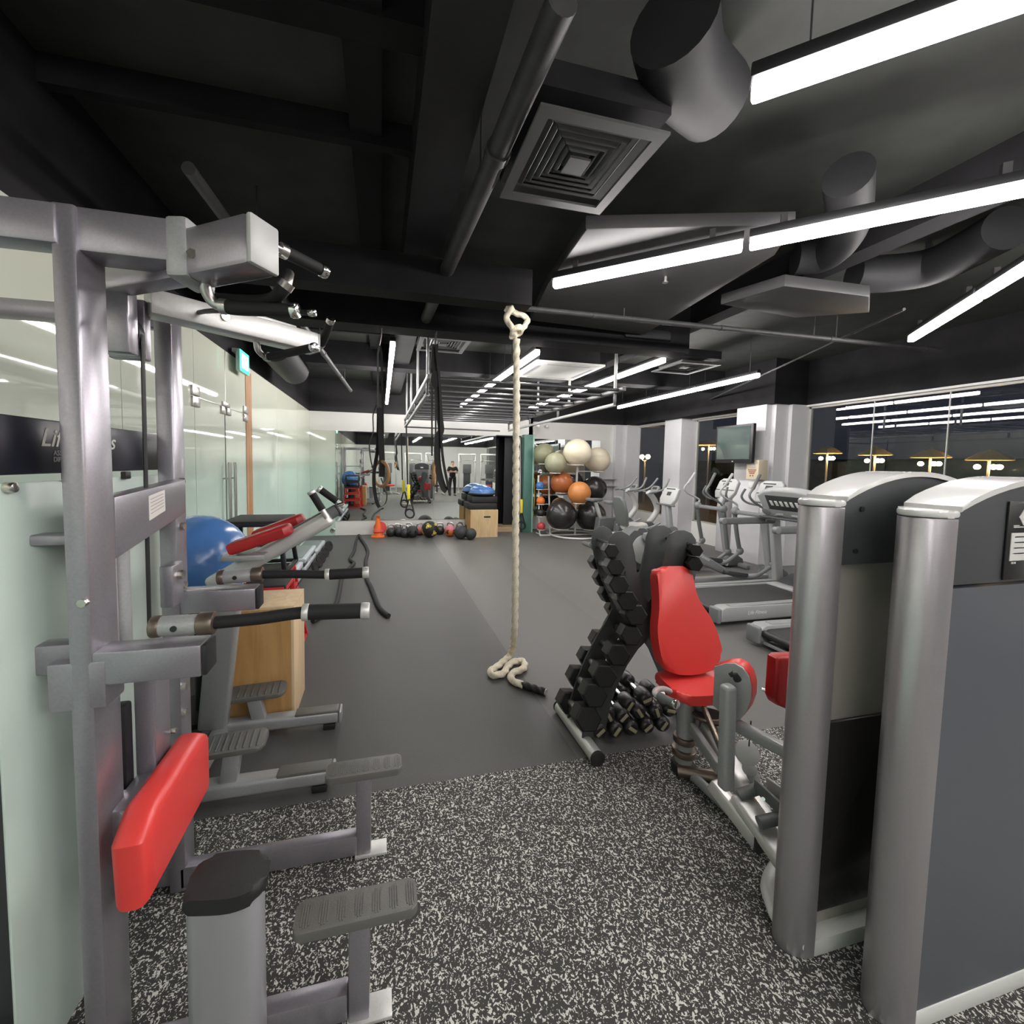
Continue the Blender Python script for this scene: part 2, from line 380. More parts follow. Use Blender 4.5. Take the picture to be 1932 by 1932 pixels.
for n, a, b in ((1, 3.895, 4.572), (2, 4.580, 5.197)):
    d = struct('door_%d' % n, MB().span((XL - .012, a, .01), (XL, b, 2.16)), 'glass_back')
    hy = b - .07 if n == 1 else a + .07
    h = MB().tube([(XL + .06, hy, .62), (XL + .06, hy, 1.62)], .014)
    for z in (.78, 1.46): h.tube([(XL, hy, z), (XL + .06, hy, z)], .009)
    h.obj('door_handle', 'steel', d)
    MB().span((XL - .004, (b if n == 1 else a) - .0045, .01), (XL + .003, (b if n == 1 else a) + .0045, 2.16)).obj('edge_seal', 'joint_dark', d)
    c = a if n == 1 else b
    p = MB().span((XL - .02, c - .07, 2.08), (XL + .018, c + .07, 2.16), bev=.003).span((XL - .02, c - .07, 2.172), (XL + .018, c + .07, 2.25), bev=.003)
    objs(p, 'patch_fitting', 'steel', d)
    MB().span((XL - .02, (hy - .05), 2.09), (XL + .02, (hy + .05), 2.16), bev=.003).obj('lock_plate', 'steel', d)
struct('trim_2', MB().span((XL - .02, 4.49, 2.165), (XL + .02, 4.67, 2.21), bev=.003).span((XL - .002, 4.594, 2.2), (XL + .003, 4.602, ZW)).span((XL - .002, 3.9, 2.163), (XL + .002, 5.2, 2.170)), 'steel')
wood_mat('post_timber', (.30, .15, .07), (.42, .23, .12), 2)
struct('trim_3', MB().span((XL, 5.225, 0), (XL + .006, 5.44, 2.66)), 'post_timber')
# exit sign over the door
t = thing('exit_sign', 'glowing green and white exit sign under the ceiling above the glass doors', 'sign', (XL + .1, 4.86, 2.56))
MB().span((XL + .06, 4.72, 2.56), (XL + .10, 5.02, 2.78), bev=.006).obj('housing', 'mint_edge', t)
emission('exit_green', (.05, .95, .62), 1.6); emission('exit_white', (.85, 1, .97), 2.2)
MB().span((XL + .10, 4.725, 2.565), (XL + .103, 5.015, 2.775)).obj('lit_border', 'exit_green', t)
MB().span((XL + .103, 4.77, 2.60), (XL + .106, 4.97, 2.745)).obj('lit_panel', 'exit_white', t)
MB().span((XL + .0, 4.80, 2.76), (XL + .06, 4.94, 2.80), bev=.006).obj('mounting_box', 'grey_paint', t)
# right wall: columns, sills, windows, bulkhead
mat('cool_white', (.62, .62, .64), .6, noise=.02, nscale=8)
def column(n, spans): 
    b = MB()
    for a, c in spans: b.span(a, c)
    struct(n, b, 'cool_white')
column('wall_right_column', [((6.0, 9.78, 0), (6.68, 9.9, ZW)), ((6.28, 9.70, 0), (6.68, 9.78, ZW))])
column('wall_right_column', [((6.45, 7.90, 0), (6.90, 8.45, ZW))])
column('wall_right_column', [((6.29, 5.70, 0), (7.1, 6.29, ZW)), ((6.40, 5.62, 0), (7.1, 5.70, ZW)), ((6.66, 5.56, 0), (7.1, 5.62, ZW))])
struct('wall_right', MB().span((6.62, 8.45, 0), (6.8, 9.8, .47)).span((6.82, 6.29, 0), (7.1, 7.9, .44)).span((7.0, YF, 0), (7.15, 5.56, .44)).span((6.72, 6.29, 2.69), (7.1, 7.9, ZW)).span((6.6, 8.45, 2.69), (7.1, 9.8, ZW)).span((6.96, YF, 2.69), (7.15, 5.56, ZW)), 'white_paint')
struct('wall_right_upper', MB().span((6.96, YF, ZW), (7.2, 5.6, ZC)).span((6.28, 5.56, ZW), (7.2, YB + .4, ZC)), 'black_ceiling')
struct('wall_front', MB().span((XL - .1, YF - .1, 0), (XR + .2, YF, ZC)), 'wall_two_tone')
glass_mat('window_glass', (.80, .82, .80), 1.7)
mat('window_frame', (.42, .42, .40), .4)
def window(n, x, y0, y1, z0, mull):
    w = struct('window_%d' % n, MB().span((x, y0, z0), (x + .012, y1, 2.69)), 'window_glass')
    f = MB().span((x - .02, y0, z0 - .0), (x + .03, y0 + .03, 2.69)).span((x - .02, y1 - .03, z0), (x + .03, y1, 2.69)).span((x - .02, y0, z0), (x + .03, y1, z0 + .03)).span((x - .02, y0, 2.66), (x + .03, y1, 2.69))
    f.obj('window_frame', 'window_frame', w)
    if mull:
        g = MB()
        for m in mull: g.span((x - .002, m - .006, z0 + .03), (x + .016, m + .006, 2.66))
        objs(g, 'glazing_joint', 'window_frame', w)
window(1, 6.66, 8.45, 9.78, .47, ())
window(2, 6.86, 6.29, 7.90, .44, ())
window(3, 7.04, YF, 5.56, .44, (4.63, 3.80, 2.7, 1.4, 0, -1.6, -3))
# night terrace beyond the windows
mat('terrace', (.05, .045, .04), .8); mat('hedge', (.05, .065, .035), .9, noise=.5, nscale=3)
struct('terrace_ground', MB().span((7.3, -8, -.15), (40, 30, -.05)), 'terrace')
tag(MB().span((24, -8, -.05), (24.6, 30, 2.2), bev=.2).obj('hedge', 'hedge', loc=(24, 11, -.05)), 'dark clipped hedge along the far side of the night terrace', 'hedge')
emission('warm_bulb', (1, .62, .27), 70); mat('umbrella_cloth', (.62, .42, .22), .9); mat('lamp_post', (.35, .33, .28), .5)
def parasol(px, py, d, r, label):
    p = at(px, py, x=d); t = thing('parasol', label, 'parasol', (p.x, p.y, -.05), 0, 'lit parasols on the terrace')
    MB().lathe([(0, .02), (r * .5, -.06), (r, -.20), (r * .97, -.215), (r * .5, -.08), (0, -.0)], Matrix.Translation(p) @ Matrix.Scale(1, 4), 10).obj('canopy', 'umbrella_cloth', t, ang=5)
    MB().cyl((p.x, p.y, -.05), p, .025, seg=8).obj('pole', 'lamp_post', t)
    for k, (dx, dy, dz) in enumerate(((-.0, -.45 * r, -.36), (0, -.2 * r, -.36), (0, .5 * r, -.36))):
        MB().sph(p + V((dx, dy, dz)), .055, seg=12).obj('bulb', 'warm_bulb', t)
for i, (px, py, d, r) in enumerate(((1338, 830, 13, .62), (1562, 842, 13, .36), (1652, 844, 13, .36), (1757, 847, 13, .36), (1868, 850, 13, .36))):
    parasol(px, py, d, r, ['tan parasol seen through the narrow window behind the hanging television', 'tan parasol at the left end of the wide window', 'tan parasol second from the left in the wide window', 'tan parasol third from the left in the wide window', 'tan parasol at the far right of the wide window'][i])
p = at(1214, 930, x=12.0)
t = thing('garden_lamp', 'twin globe garden lamp seen through the farthest window', 'lamp', (p.x, p.y, -.05))
h = at(1212, 868, x=12).z
MB().cyl((p.x, p.y, -.05), (p.x, p.y, h), .05, seg=10).obj('post', 'lamp_post', t)
MB().tube([(p.x, p.y - .22, h + .05), (p.x, p.y, h - .08), (p.x, p.y + .22, h + .05)], .02, 8, 6).obj('cross_arm', 'lamp_post', t)
for s in (-1, 1): MB().sph((p.x, p.y + s * .22, h + .15), .10, seg=14).obj('globe', 'warm_bulb', t)
# ================================================================ CEILING SERVICES AND LAMPS
emission('tube_light', (1, .955, .93), LAMP)
ZL = 2.9
def lamp_proto(wires=True):
    t = thing('tube_light', '', 'light', (0, 0, ZL))          # local x along the tube
    b = MB().span((-.555, -.032, ZL + .02), (.555, .032, ZL + .065), bev=.004)
    b.obj('housing', 'black_plastic', t)
    MB().box((0, 0, ZL - .008), (1.10, .052, .056), bev=.012).obj('diffuser', 'tube_light', t)
    b = MB()
    for s in (-.4, .4): b.cyl((s, 0, ZL + .06), (s, 0, ZC), .003, seg=6)
    if wires: objs(b, 'suspension_wire', 'black_pipe', t)
    else: objs(MB().box((-.4, 0, ZL + .09), (.03, .03, .06)).box((.4, 0, ZL + .09), (.03, .03, .06)), 'mounting_clip', 'black_pipe', t)
    return t
lp = lamp_proto(); used = []; lq = lamp_proto(False); used2 = []
def lamp(x, y, rz, label, group, fixed=False):
    if fixed and not used2: lq.location = (x, y, ZL); lq.rotation_euler = (0, 0, rz); lq['label'] = label; lq['group'] = group; used2.append(1); return lq
    if fixed: return place(lq, (x, y, ZL), rz, label, group)
    if not used: lp.location = (x, y, ZL); lp.rotation_euler = (0, 0, rz); lp['label'] = label; lp['group'] = group; used.append(1); return lp
    return place(lp, (x, y, ZL), rz, label, group)
ORD = ['nearest the back wall', 'second from the back wall', 'third from the back wall', 'fourth from the back wall', 'fifth from the back wall']
def row(x, y0, n, name, rg, pitch=1.135):
    for k in range(n): lamp(x, y0 - .565 - pitch * k, PI / 2, 'tube light %s in %s' % (ORD[k], name), rg)
row(.12, 9.05, 4, 'the row left of the monkey bars', 'tube lights left of the monkey bars')
row(1.69, 8.9, 4, 'the row behind the climbing rope', 'tube lights over the middle of the monkey bars')
row(3.22, 8.8, 4, 'the row over the right rail', 'tube lights over the right rail of the monkey bars')
row(4.92, 7.99, 3, 'the row over the cardio machines', 'tube lights over the cardio machines')
a, b = at(1042, 535, z=ZL), at(1740, 393, z=ZL); d = (b - a).normalized(); rz = math.atan2(d.y, d.x)
for k in range(3):
    c = a + d * (.56 + 1.135 * k)
    lamp(c.x, c.y, rz, ['white tube light at the left end of the slanting row beside the climbing rope', 'white tube light in the slanting row cut by the right edge', 'white tube light ending the slanting row over the grey weight towers'][k], 'slanting row of tube lights', True)
a, b = at(1718, 639, z=ZL), at(1840, 563, z=ZL); d = (b - a).normalized(); rz = math.atan2(d.y, d.x)
for k in range(2):
    c = a + d * (.56 + 1.135 * k); lamp(c.x, c.y, rz, ['white tube light slanting near the wide window at upper right', 'white tube light behind the slanting one near the wide window'][k], 'slanting lights near the wide window', True)
a = at(1412, 172, z=ZL); d = V((math.sin(math.radians(47)), -math.cos(math.radians(47)) , 0)); d = V((.74, -.67, 0)); rz = math.atan2(d.y, d.x)
c = a + d * .56; lamp(c.x, c.y, rz, 'white tube light almost overhead at the top right of the picture', 'overhead tube light')
for x, n in ((.12, 5), (1.9, 5), (3.6, 5), (5.3, 6)):
    for k in range(n): lamp(x, -.9 - 1.135 * k, PI / 2, 'white tube light seen only as a reflection in mirror and windows', 'tube lights at the front end of the room')
# beams, ducts and pipes
def beam(n, a, b, m='black_duct', bev=0): return struct(n, MB().span(a, b, bev=bev), m)
beam('ceiling_beam', (.16, YF, 3.16), (.42, YB, ZC)); beam('ceiling_beam', (-1.5, 3.98, 2.90), (3.3, 4.22, ZC), 'black_ceiling')
beam('ceiling_beam', (-1.5, 1.72, 3.34), (.16, 1.84, ZC), 'black_ceiling'); beam('ceiling_beam', (-.16, YF, 3.36), (.0, YB, ZC), 'black_ceiling')
beam('ceiling_beam', (-1.5, 3.0, 2.84), (1.1, 3.16, 3.10), 'black_ceiling')
beam('ceiling_beam', (3.3, YF, 3.2), (3.5, YB, ZC), 'black_ceiling'); beam('ceiling_beam', (-1.5, 6.6, 3.1), (7, 6.9, ZC), 'black_ceiling')
for i, (y, w) in enumerate(((2.35, .05), (5.0, .10), (5.7, .05), (7.5, .06))): beam('ceiling_beam', (-1.5, y, 3.32), (.16, y + w, ZC), 'black_ceiling')
def pipe(pts, r, label, m='black_pipe', joints=()):
    t = thing('ceiling_pipe', label, 'pipe', pts[0])
    MB().tube(pts, r, 16).obj('pipe_run', m, t)
    b = MB(); d = (V(pts[-1]) - V(pts[0])); L = d.length; d.normalize()
    k = .6
    while k < L: b.cyl(V(pts[0]) + d * k, V(pts[0]) + d * (k + .05), r * 1.18, seg=16); k += 1.3
    objs(b, 'coupling', m, t)
    h = MB(); k = .9
    while k < L: q = V(pts[0]) + d * k; h.cyl(q, (q.x, q.y, ZC), .006, seg=6); k += 2.1
    objs(h, 'hanger_rod', m, t)
pipe([at(1062, 0, z=3.06), at(800, 610, z=3.0)], .05, 'thick black pipe running under the ceiling beside the square air diffuser')
pipe([(1.16, 3.3, 2.93), (5.9, 3.3, 2.96)], .022, 'thin black pipe crossing the ceiling behind the climbing rope')
pipe([(4.2, 2.6, 2.98), (6.6, 7.6, 2.98)], .012, 'thin dark conduit running towards the wide window')
pipe([(-.85, 2.2, 2.96), (-.55, 8.0, 2.96)], .03, 'dark pipe along the ceiling above the glass wall')
# flat bottomed ducts
def duct(n, poly, z0, z1, label, m='black_duct'):
    b = MB().prism([(p.x, p.y) for p in poly], z1 - z0, Matrix.Translation((0, 0, z0)), bev=.01)
    return tag(b.obj(n, m, loc=(poly[0].x, poly[0].y, z0)), label, 'duct')
mat('duct_lit', (.036, .035, .037), .55, noise=.12, nscale=5)  # duct black made lighter, lamp light on the flat ducts put into the colour
duct('ventilation_duct', [at(*p, z=3.02) for p in ((1035, 535), (1105, 432), (1500, 425), (1462, 482), (1215, 632), (1000, 605))], 3.02, 3.1, 'broad flat black duct behind the slanting tube lights', 'duct_lit')
duct('ventilation_duct', [at(*p, z=3.0) for p in ((1360, 575), (1500, 600), (1640, 590), (1640, 560), (1480, 540))], 3.0, 3.09, 'angular dark duct piece between the tube lights and wide window', 'duct_lit')
duct('ventilation_duct', [at(*p, z=3.0) for p in ((1170, 660), (1180, 635), (1265, 642), (1268, 668))], 3.0, 3.1, 'short dark duct stub above the monkey bar end')
def flex(pts, r, label):
    t = thing('flexible_duct', label, 'duct', pts[0]); MB().tube(pts, r, 22, 8).obj('duct_tube', 'black_duct', t)
    q = V(pts[len(pts) // 2]); MB().span((q.x - .01, q.y - .02, q.z), (q.x + .01, q.y + .02, ZC)).obj('hanger_strap', 'black_pipe', t)
flex([at(1270, 40, z=3.25), at(1290, 130, z=3.25), at(1345, 190, z=3.3)], .15, 'fat flexible black duct curving above the air diffuser')
flex([at(1500, 490, z=3.22), at(1560, 480, z=3.22), at(1600, 430, z=3.22), at(1600, 330, z=3.22)], .11, 'wrapped dark duct elbow behind the slanting tube lights')
flex([at(1610, 520, z=3.25), at(1750, 505, z=3.25), at(1900, 430, z=3.25)], .14, 'rounded dark duct beside the upper right tube light')
flex([(-1.2, 5.25, 2.98), (-1.2, 5.8, 2.95), (-1.22, 6.5, 2.95)], .20, 'dark round duct above the glass wall beyond the exit sign')
# square diffusers
def diffuser(c, w, rz, label, m='black_duct'):
    t = thing('air_diffuser', label, 'air vent', c, rz); z = c[2]
    def ring(a, b, z0, z1): return MB().prism([(a, a), (-a, a), (-a, -a), (a, -a)], .004)
    b = MB(); h = w / 2
    for s in (-1, 1): b.box((s * (h - .025), 0, .0), (.05, w, .012)); b.box((0, s * (h - .025), 0), (w - .1, .05, .012))
    objs(b, 'frame', m, t, local=True)
    MB().box((0, 0, .12), (w, w, .10)).obj('plenum', 'black_ceiling', t, local=True)
    v = MB(); n = 6
    for k in range(n):
        o = h - .065 - k * (h - .09) / n; i = o - .028
        for q in range(4):
            R = Matrix.Rotation(q * PI / 2, 4, 'Z')
            v.prism([(-o, 0), (o, 0), (i, .034), (-i, .034)], .005, R @ Matrix.Translation((0, -o, .045)) @ Matrix.Rotation(-.85, 4, 'X'))
    v.box((0, 0, .01), (.10, .10, .01)); objs(v, 'vane', m, t, local=True)
c = (at(935, 355, z=3.0) + at(1145, 400, z=3.0) + at(1262, 272, z=3.0) + at(1003, 205, z=3.0)) / 4
mat('vent_paint', (.075, .075, .078), .5)
diffuser((c.x, c.y, 3.0), .56, 0, 'black square air diffuser overhead beside the thick pipe', 'vent_paint')
c = at(835, 652, z=3.1); diffuser((c.x, c.y, 3.1), .6, 0, 'black slatted air diffuser above the gym rings', 'vent_paint')
c = at(1292, 695, z=2.98); diffuser((c.x, c.y, 2.98), .6, 0, 'dark air diffuser between the right hand light rows', 'vent_paint')
c = at(1050, 702, z=2.93)
t = thing('ceiling_cassette', 'pale square air conditioning panel above the monkey bars', 'air conditioner', (c.x, c.y, 2.93))
MB().box((c.x, c.y, 2.945), (.95, .95, .03), bev=.012).obj('grille_panel', 'white_paint', t)
b = MB()
for k in range(4):
    R = Matrix.Translation((c.x, c.y, 2.93)) @ Matrix.Rotation(k * PI / 2, 4, 'Z'); b.box((0, .38, 0), (.6, .05, .006), R)
objs(b, 'air_slot', 'grey_paint', t)
MB().box((c.x, c.y, 3.08), (.84, .84, .24)).obj('casing', 'black_ceiling', t)
p = at(1255, 533, z=2.98)
t = thing('sprinkler_head', 'small sprinkler head under the broad flat duct', 'sprinkler', p)
MB().cyl(p, p + V((0, 0, .05)), .012, seg=10).cyl(p - V((0, 0, .002)), p + V((0, 0, .004)), .02, seg=12).obj('deflector', 'steel', t)
mat('foil', (.5, .45, .38), .25, metal=1, bump=1.0, bscale=25)
b = MB()
pts = [at(1035, 185, z=3.2), at(1075, 193, z=3.2), at(1110, 205, z=3.2), at(1160, 226, z=3.2)]
b.tube(pts, [.012, .03, .026, .012], 10, 6); tag(b.obj('foil_wrap', 'foil', loc=pts[0]), 'crumpled shiny foil wrapping on the duct above the air diffuser', 'insulation')
# ================================================================ ASSISTED CHIN DIP MACHINE (near left)
t = thing('chin_dip_machine', 'tall silver assisted chin and dip machine with red knee pad at near left', 'exercise machine', (-.72, 1.46, 0))
mat('acrylic_mint', (.50, .60, .54), .25, spec=.5)
mat('header_black', (.010, .011, .018), .3)
mat('logo_grey', (.55, .54, .50), .4); mat('word_grey', (.16, .16, .17), .4)
CH = 'silver'
# uprights
MB().span((-.735, 1.17, 0), (-.685, 1.28, 2.23), bev=.008).obj('upright', CH, t)
MB().span((-.775, 1.69, 0), (-.718, 1.775, 2.16), bev=.008).obj('upright', CH, t)
MB().bar((-.71, 1.225, 2.18), (-.47, 1.225, 2.18), .09, .10).obj('top_beam', CH, t)
MB().bar((-.72, 1.2, 2.18), (-1.5 + .12, 1.2, 2.18), .07, .09).obj('top_beam', CH, t)
MB().bar((-.745, 1.735, 2.14), (-1.38, 1.735, 2.14), .05, .06).obj('top_beam', CH, t)
# V shaped chin arms
hub = V((-.80, 1.46, 2.15))
A1 = V((-.275, 1.10, 2.155)); A2 = V((-.27, 1.83, 2.125))
MB().bar((-.46, 1.222, 2.155), A1, .085, .115, bev=.012).obj('chin_arm', CH, t)
MB().bar(hub, (-.46, 1.222, 2.135), .06, .06).obj('chin_arm_brace', CH, t)
MB().bar((-.70, 1.50, 2.125), A2, .085, .075, bev=.006).obj('chin_arm', 'silver_light', t)
MB().bar((-.55, 1.60, 2.17), (-.33, 1.78, 2.165), .03, .02, bev=.004).obj('clamp_bar', 'silver_light', t)
d1 = (A1 - V((-.46, 1.222, 2.155))).normalized(); d2 = (A2 - V((-.70, 1.50, 2.125))).normalized()
MB().bar(A1 - d1 * .004, A1 + d1 * .012, .083, .112, bev=.006).obj('end_cap', 'light_plastic', t)
MB().bar(A2 - d2 * .004, A2 + d2 * .010, .083, .073, bev=.006).obj('end_cap', 'light_plastic', t)
MB().bar((-.50, 1.235, 2.165), (-.445, 1.222, 2.165), .115, .145, bev=.012).obj('bracket', 'silver_grey', t)
for p in (at(366, 483, y=1.17), ): MB().cyl(p - V((0, .015, 0)), p + V((0, .02, 0)), .012, seg=6).obj('bolt', 'bolt', t)
def grip(pts, r=.0165, n=6, metal='chrome', g0=.3, name='chin_handle'):
    """bent pipe with a black sleeve over its last stretch and a chrome end"""
    P = catmull(pts, n) if len(pts) > 2 else [V(pts[0]).lerp(V(pts[1]), k / 10) for k in range(11)]
    h = MB().tube(P, r * .78, 12).obj(name, metal, t)
    k = min(int(len(P) * g0), len(P) - 4); MB().tube(P[k:-1], r, 14).obj('grip_sleeve', 'grip', h)
    d = (P[k + 1] - P[k]).normalized(); MB().cyl(P[k] - d * .012, P[k] + d * .006, r * 1.12, seg=16).obj('grip_collar', 'steel', h)
    d = (P[-1] - P[-2]).normalized(); MB().cyl(P[-1] - d * .016, P[-1] + d * .006, r * 1.12, seg=16, bev=.004).obj('grip_cap', 'chrome', h)
grip([at(388, 520, z=2.12), at(388, 545, z=2.09), at(405, 572, z=2.06), at(440, 581, z=2.05), at(500, 584, z=2.05), at(560, 586, z=2.05)], .018, 6, 'steel', .52)
grip([at(372, 590, z=2.13), at(420, 586, z=2.08), at(592, 590, z=2.06)], .009, 4, 'black_plastic', .9)
grip([A1 + d1 * .0 + V((.0, .02, .02)), at(613, 513, z=2.17)], .016, 1, 'chrome', .35)
grip([at(545, 515, z=2.14), at(535, 545, z=2.09), at(500, 568, z=2.08), at(400, 565, z=2.08)], .017, 6, 'steel', .3)
grip([at(484, 645, z=2.09), at(488, 662, z=2.06), at(505, 673, z=2.05), at(540, 667, z=2.05), at(594, 655, z=2.05)], .015, 6, 'steel', .5)
grip([at(600, 655, z=2.13), at(612, 640, z=2.15), at(624, 603, z=2.21)], .0155, 4, 'silver_light', .3)
for px, py in ((418, 600), (515, 632)):
    p = at(px, py, z=2.13); MB().cyl(p, p + V((.02, -.02, 0)), .014, seg=10).obj('bolt', 'bolt', t)
# cable pulley housing and cable
MB().span((-.80, 1.40, 1.95), (-.70, 1.45, 2.13), bev=.006).span((-.80, 1.485, 1.95), (-.70, 1.52, 2.13), bev=.006).obj('pulley_bracket', CH, t)
MB().cyl((-.76, 1.452, 2.02), (-.76, 1.483, 2.02), .06, seg=28).obj('pulley', 'black_plastic', t)
MB().tube([(-.70, 1.467, 2.02), (-.705, 1.467, 1.1)], .006, 8).obj('cable', 'black_plastic', t)
# brace plate with cream sticker, side strut
MB().prism([(1.28, 1.545), (1.28, 1.38), (1.69, 1.455), (1.69, 1.575)], .05, Matrix(((0, 0, 1, -.735), (1, 0, 0, 0), (0, 1, 0, 0), (0, 0, 0, 1))), bev=.005).obj('side_brace', CH, t)
mat('sticker', (.62, .59, .56), .5)
MB().prism([(1.44, 1.535), (1.44, 1.46), (1.535, 1.48), (1.535, 1.548)], .002, Matrix(((0, 0, 1, -.6845), (1, 0, 0, 0), (0, 1, 0, 0), (0, 0, 0, 1)))).obj('warning_sticker', 'sticker', t)
s = MB()
for k in range(5): s.bar((-.682, 1.448, 1.524 - k * .011), (-.682, 1.525, 1.536 - k * .0098), .0004, .002, bev=0)
mat('print_grey', (.30, .28, .28), .6); objs(s, 'print_line', 'print_grey', t)
MB().cyl((-.71, 1.34, 1.10), (-.71, 1.34, 1.44), .022, seg=18).obj('guide_rod', 'silver_grey', t)
MB().cyl((-.71, 1.30, 1.10), (-.71, 1.30, 1.44), .012, seg=18).obj('guide_rod', 'silver_grey', t)
for y, z in ((1.735, 1.565), (1.735, 1.40), (1.735, 1.18), (1.715, .80), (1.715, .70)):
    MB().cyl((-.72, y - .01, z), (-.705, y - .01, z), .014, seg=8).obj('bolt', 'bolt', t)
p = at(159, 1136, y=1.17); MB().cyl(p + V((0, .004, 0)), p - V((0, .012, 0)), .010, seg=8).obj('bolt', 'bolt', t)
# dip arms
def dip(y, z, x0, px0, px1, hv):
    o = MB().bar((x0, y, z - .085), (at(px1, 1, y=y).x, y, z - .085), .075, .085, bev=.006).obj('dip_bracket', CH, t)
    xe = at(px1, 1, y=y).x
    MB().box((xe + .006, y, z - .085), (.012, .070, .080), bev=.004).obj('end_cap', 'black_plastic', o)
    a = at(hv[0][0], hv[0][1], y=y); b = at(hv[1][0], hv[1][1], y=y)
    MB().cyl(a, b, .026, seg=22, bev=.004).obj('pivot_barrel', 'silver_grey', o)
    d = (b - a).normalized(); MB().cyl(a - d * .012, a + d * .012, .028, seg=22, bev=.004).obj('barrel_end', 'brown_steel', o)
    MB().cyl(b - d * .02, b + d * .02, .030, seg=22, bev=.004).obj('barrel_end', 'brown_steel', o)
    mid = a.lerp(b, .42); MB().cyl(mid - V((0, .028, 0)), mid + V((0, .02, 0)), .008, seg=10).obj('barrel_hole', 'black_plastic', o)
    P = [at(x, q, y=y) for x, q in hv[1:]]
    h = MB().tube(P, .0165, 14, 5).obj('dip_handle', 'grip', o)
    MB().tube(P[2:], .0215, 16, 5).obj('grip_sleeve', 'grip', h)
    c = P[2]; e = (P[3] - P[2]).normalized(); MB().cyl(c - e * .014, c + e * .004, .0235, seg=18, bev=.003).obj('grip_collar', 'silver_light', h)
    c = P[-1]; e = (P[-1] - P[-2]).normalized(); MB().cyl(c - e * .018, c + e * .008, .0235, seg=18, bev=.004).obj('grip_cap', 'silver_light', h)
dip(1.21, at(400, 1178, y=1.21).z, -.71, 362, 362, ((296, 1182), (388, 1177), (487, 1168), (560, 1156), (692, 1153))) if 0 else dip(1.21, at(400, 1176, y=1.21).z, -.69, 0, 362, ((296, 1182), (390, 1176), (487, 1167), (580, 1155), (692, 1152)))
dip(1.735, at(430, 1087, y=1.735).z, -.72, 0, 470, ((418, 1089), (486, 1084), (549, 1083), (620, 1084), (692, 1080)))
MB().span((-.78, 1.17, 1.03), (-.66, 1.25, 1.15), bev=.006).obj('dip_clamp', CH, t)
MB().span((-.70, 1.52, 1.16), (-.66, 1.60, 1.30), bev=.006).obj('lever_plate', CH, t)
MB().cyl((-.665, 1.56, 1.26), (-.645, 1.56, 1.26), .016, seg=8).obj('bolt', 'bolt', t)
# carriage column and rails
MB().span((-.70, 1.36, .70), (-.645, 1.45, 1.06), bev=.006).obj('knee_pad_carriage', CH, t)
MB().span((-.72, 1.38, 1.03), (-.655, 1.47, 1.07), bev=.004).obj('carriage_stop', 'rubber_black', t)
for y in (1.29, 1.315): MB().cyl((-.72, y, .05), (-.72, y, 1.07), .010, seg=14).obj('guide_rod', 'chrome', t)
MB().span((-.74, 1.32, .70), (-.70, 1.36, .95), bev=.01).obj('carriage_roller', 'black_plastic', t)
for z in (.78, .70): MB().cyl((-.65, 1.46, z), (-.635, 1.46, z), .009, seg=8).obj('bolt', 'bolt', t)
# red knee pad, folded up
O = at(330, 1480, y=1.38); K = [at(376, 1368, x=-.575), at(394, 1384, x=-.56), at(392, 1478, x=-.56), at(312, 1650, x=-.56), at(262, 1640, x=-.57), at(244, 1530, x=-.57)]
c0 = at(330, 1500, x=-.57)
M = Matrix(((0, 0, 1, -.64), (1, 0, 0, 0), (0, 1, 0, 0), (0, 0, 0, 1)))
MB().prism([(1.12, .535), (1.49, .535), (1.51, .56), (1.51, .73), (1.46, .765), (1.18, .765), (1.11, .71)], .085, M, bev=.03, seg=4).obj('knee_pad', 'red_vinyl', t)
MB().span((-.70, 1.22, .56), (-.64, 1.44, .72), bev=.01).obj('pad_plate', CH, t)
# weight stack frame with header and frosted shield
xw = -.82
z0, z1 = at(120, 892, x=xw).z, at(120, 797, x=xw).z
ya, yb = 1.10, at(318, 850, x=xw).y
hd = MB().span((xw, ya, z0), (xw + .02, yb, z1), bev=.004).obj('header_panel', 'header_black', t)
def txt(body, px, py, h, m, n, sh=0):
    p = at(px, py, x=xw + .021); M = Matrix.Translation(p) @ Matrix(((0, 0, 1, 0), (1, 0, 0, 0), (0, 1, 0, 0), (0, 0, 0, 1)))
    return text_mesh(body, h, M, n, m, hd, .0006, sh, offset=.0004)
txt('Life Fitness', 76, 841, .064, 'logo_grey', 'header_lettering', .35)
txt('ASSIST', 101, 859, .018, 'word_grey', 'header_lettering'); txt('DIP CHIN', 101, 871, .017, 'word_grey', 'header_lettering')
zs1 = at(120, 906, x=xw).z
MB().span((xw - .006, ya, .12), (xw, yb - .01, zs1), bev=.002).obj('frosted_shield', 'acrylic_mint', t)
for px, py in ((10, 920), (309, 922)):
    p = at(px, py, x=xw); MB().cyl((xw - .004, p.y, p.z), (xw + .02, p.y, p.z), .012, seg=14, bev=.004).obj('standoff_bolt', 'bolt', t)
MB().bar((xw + .01, yb - .03, at(315, 922, x=xw).z), (xw + .01, yb + .01, at(315, 922, x=xw).z), .02, .022).obj('standoff_clip', 'black_plastic', t)
for px in (122, 232):
    p = at(px, 893, x=xw); MB().span((xw, p.y - .015, p.z - .018), (xw + .016, p.y + .015, p.z + .006), bev=.003).obj('header_clip', 'black_plastic', t)
for px, py, h in ((125, 1018, .026), (140, 1240, .075)):
    p = at(px, py, y=1.21); MB().bar((-.735, 1.225, p.z), (-1.43, 1.225, p.z), .05, h).obj('side_rail', CH, t)
for y in (1.225, 1.735): MB().span((-1.46, y - .04, 0), (-1.40, y + .04, 2.22), bev=.006).obj('rear_upright', CH, t)
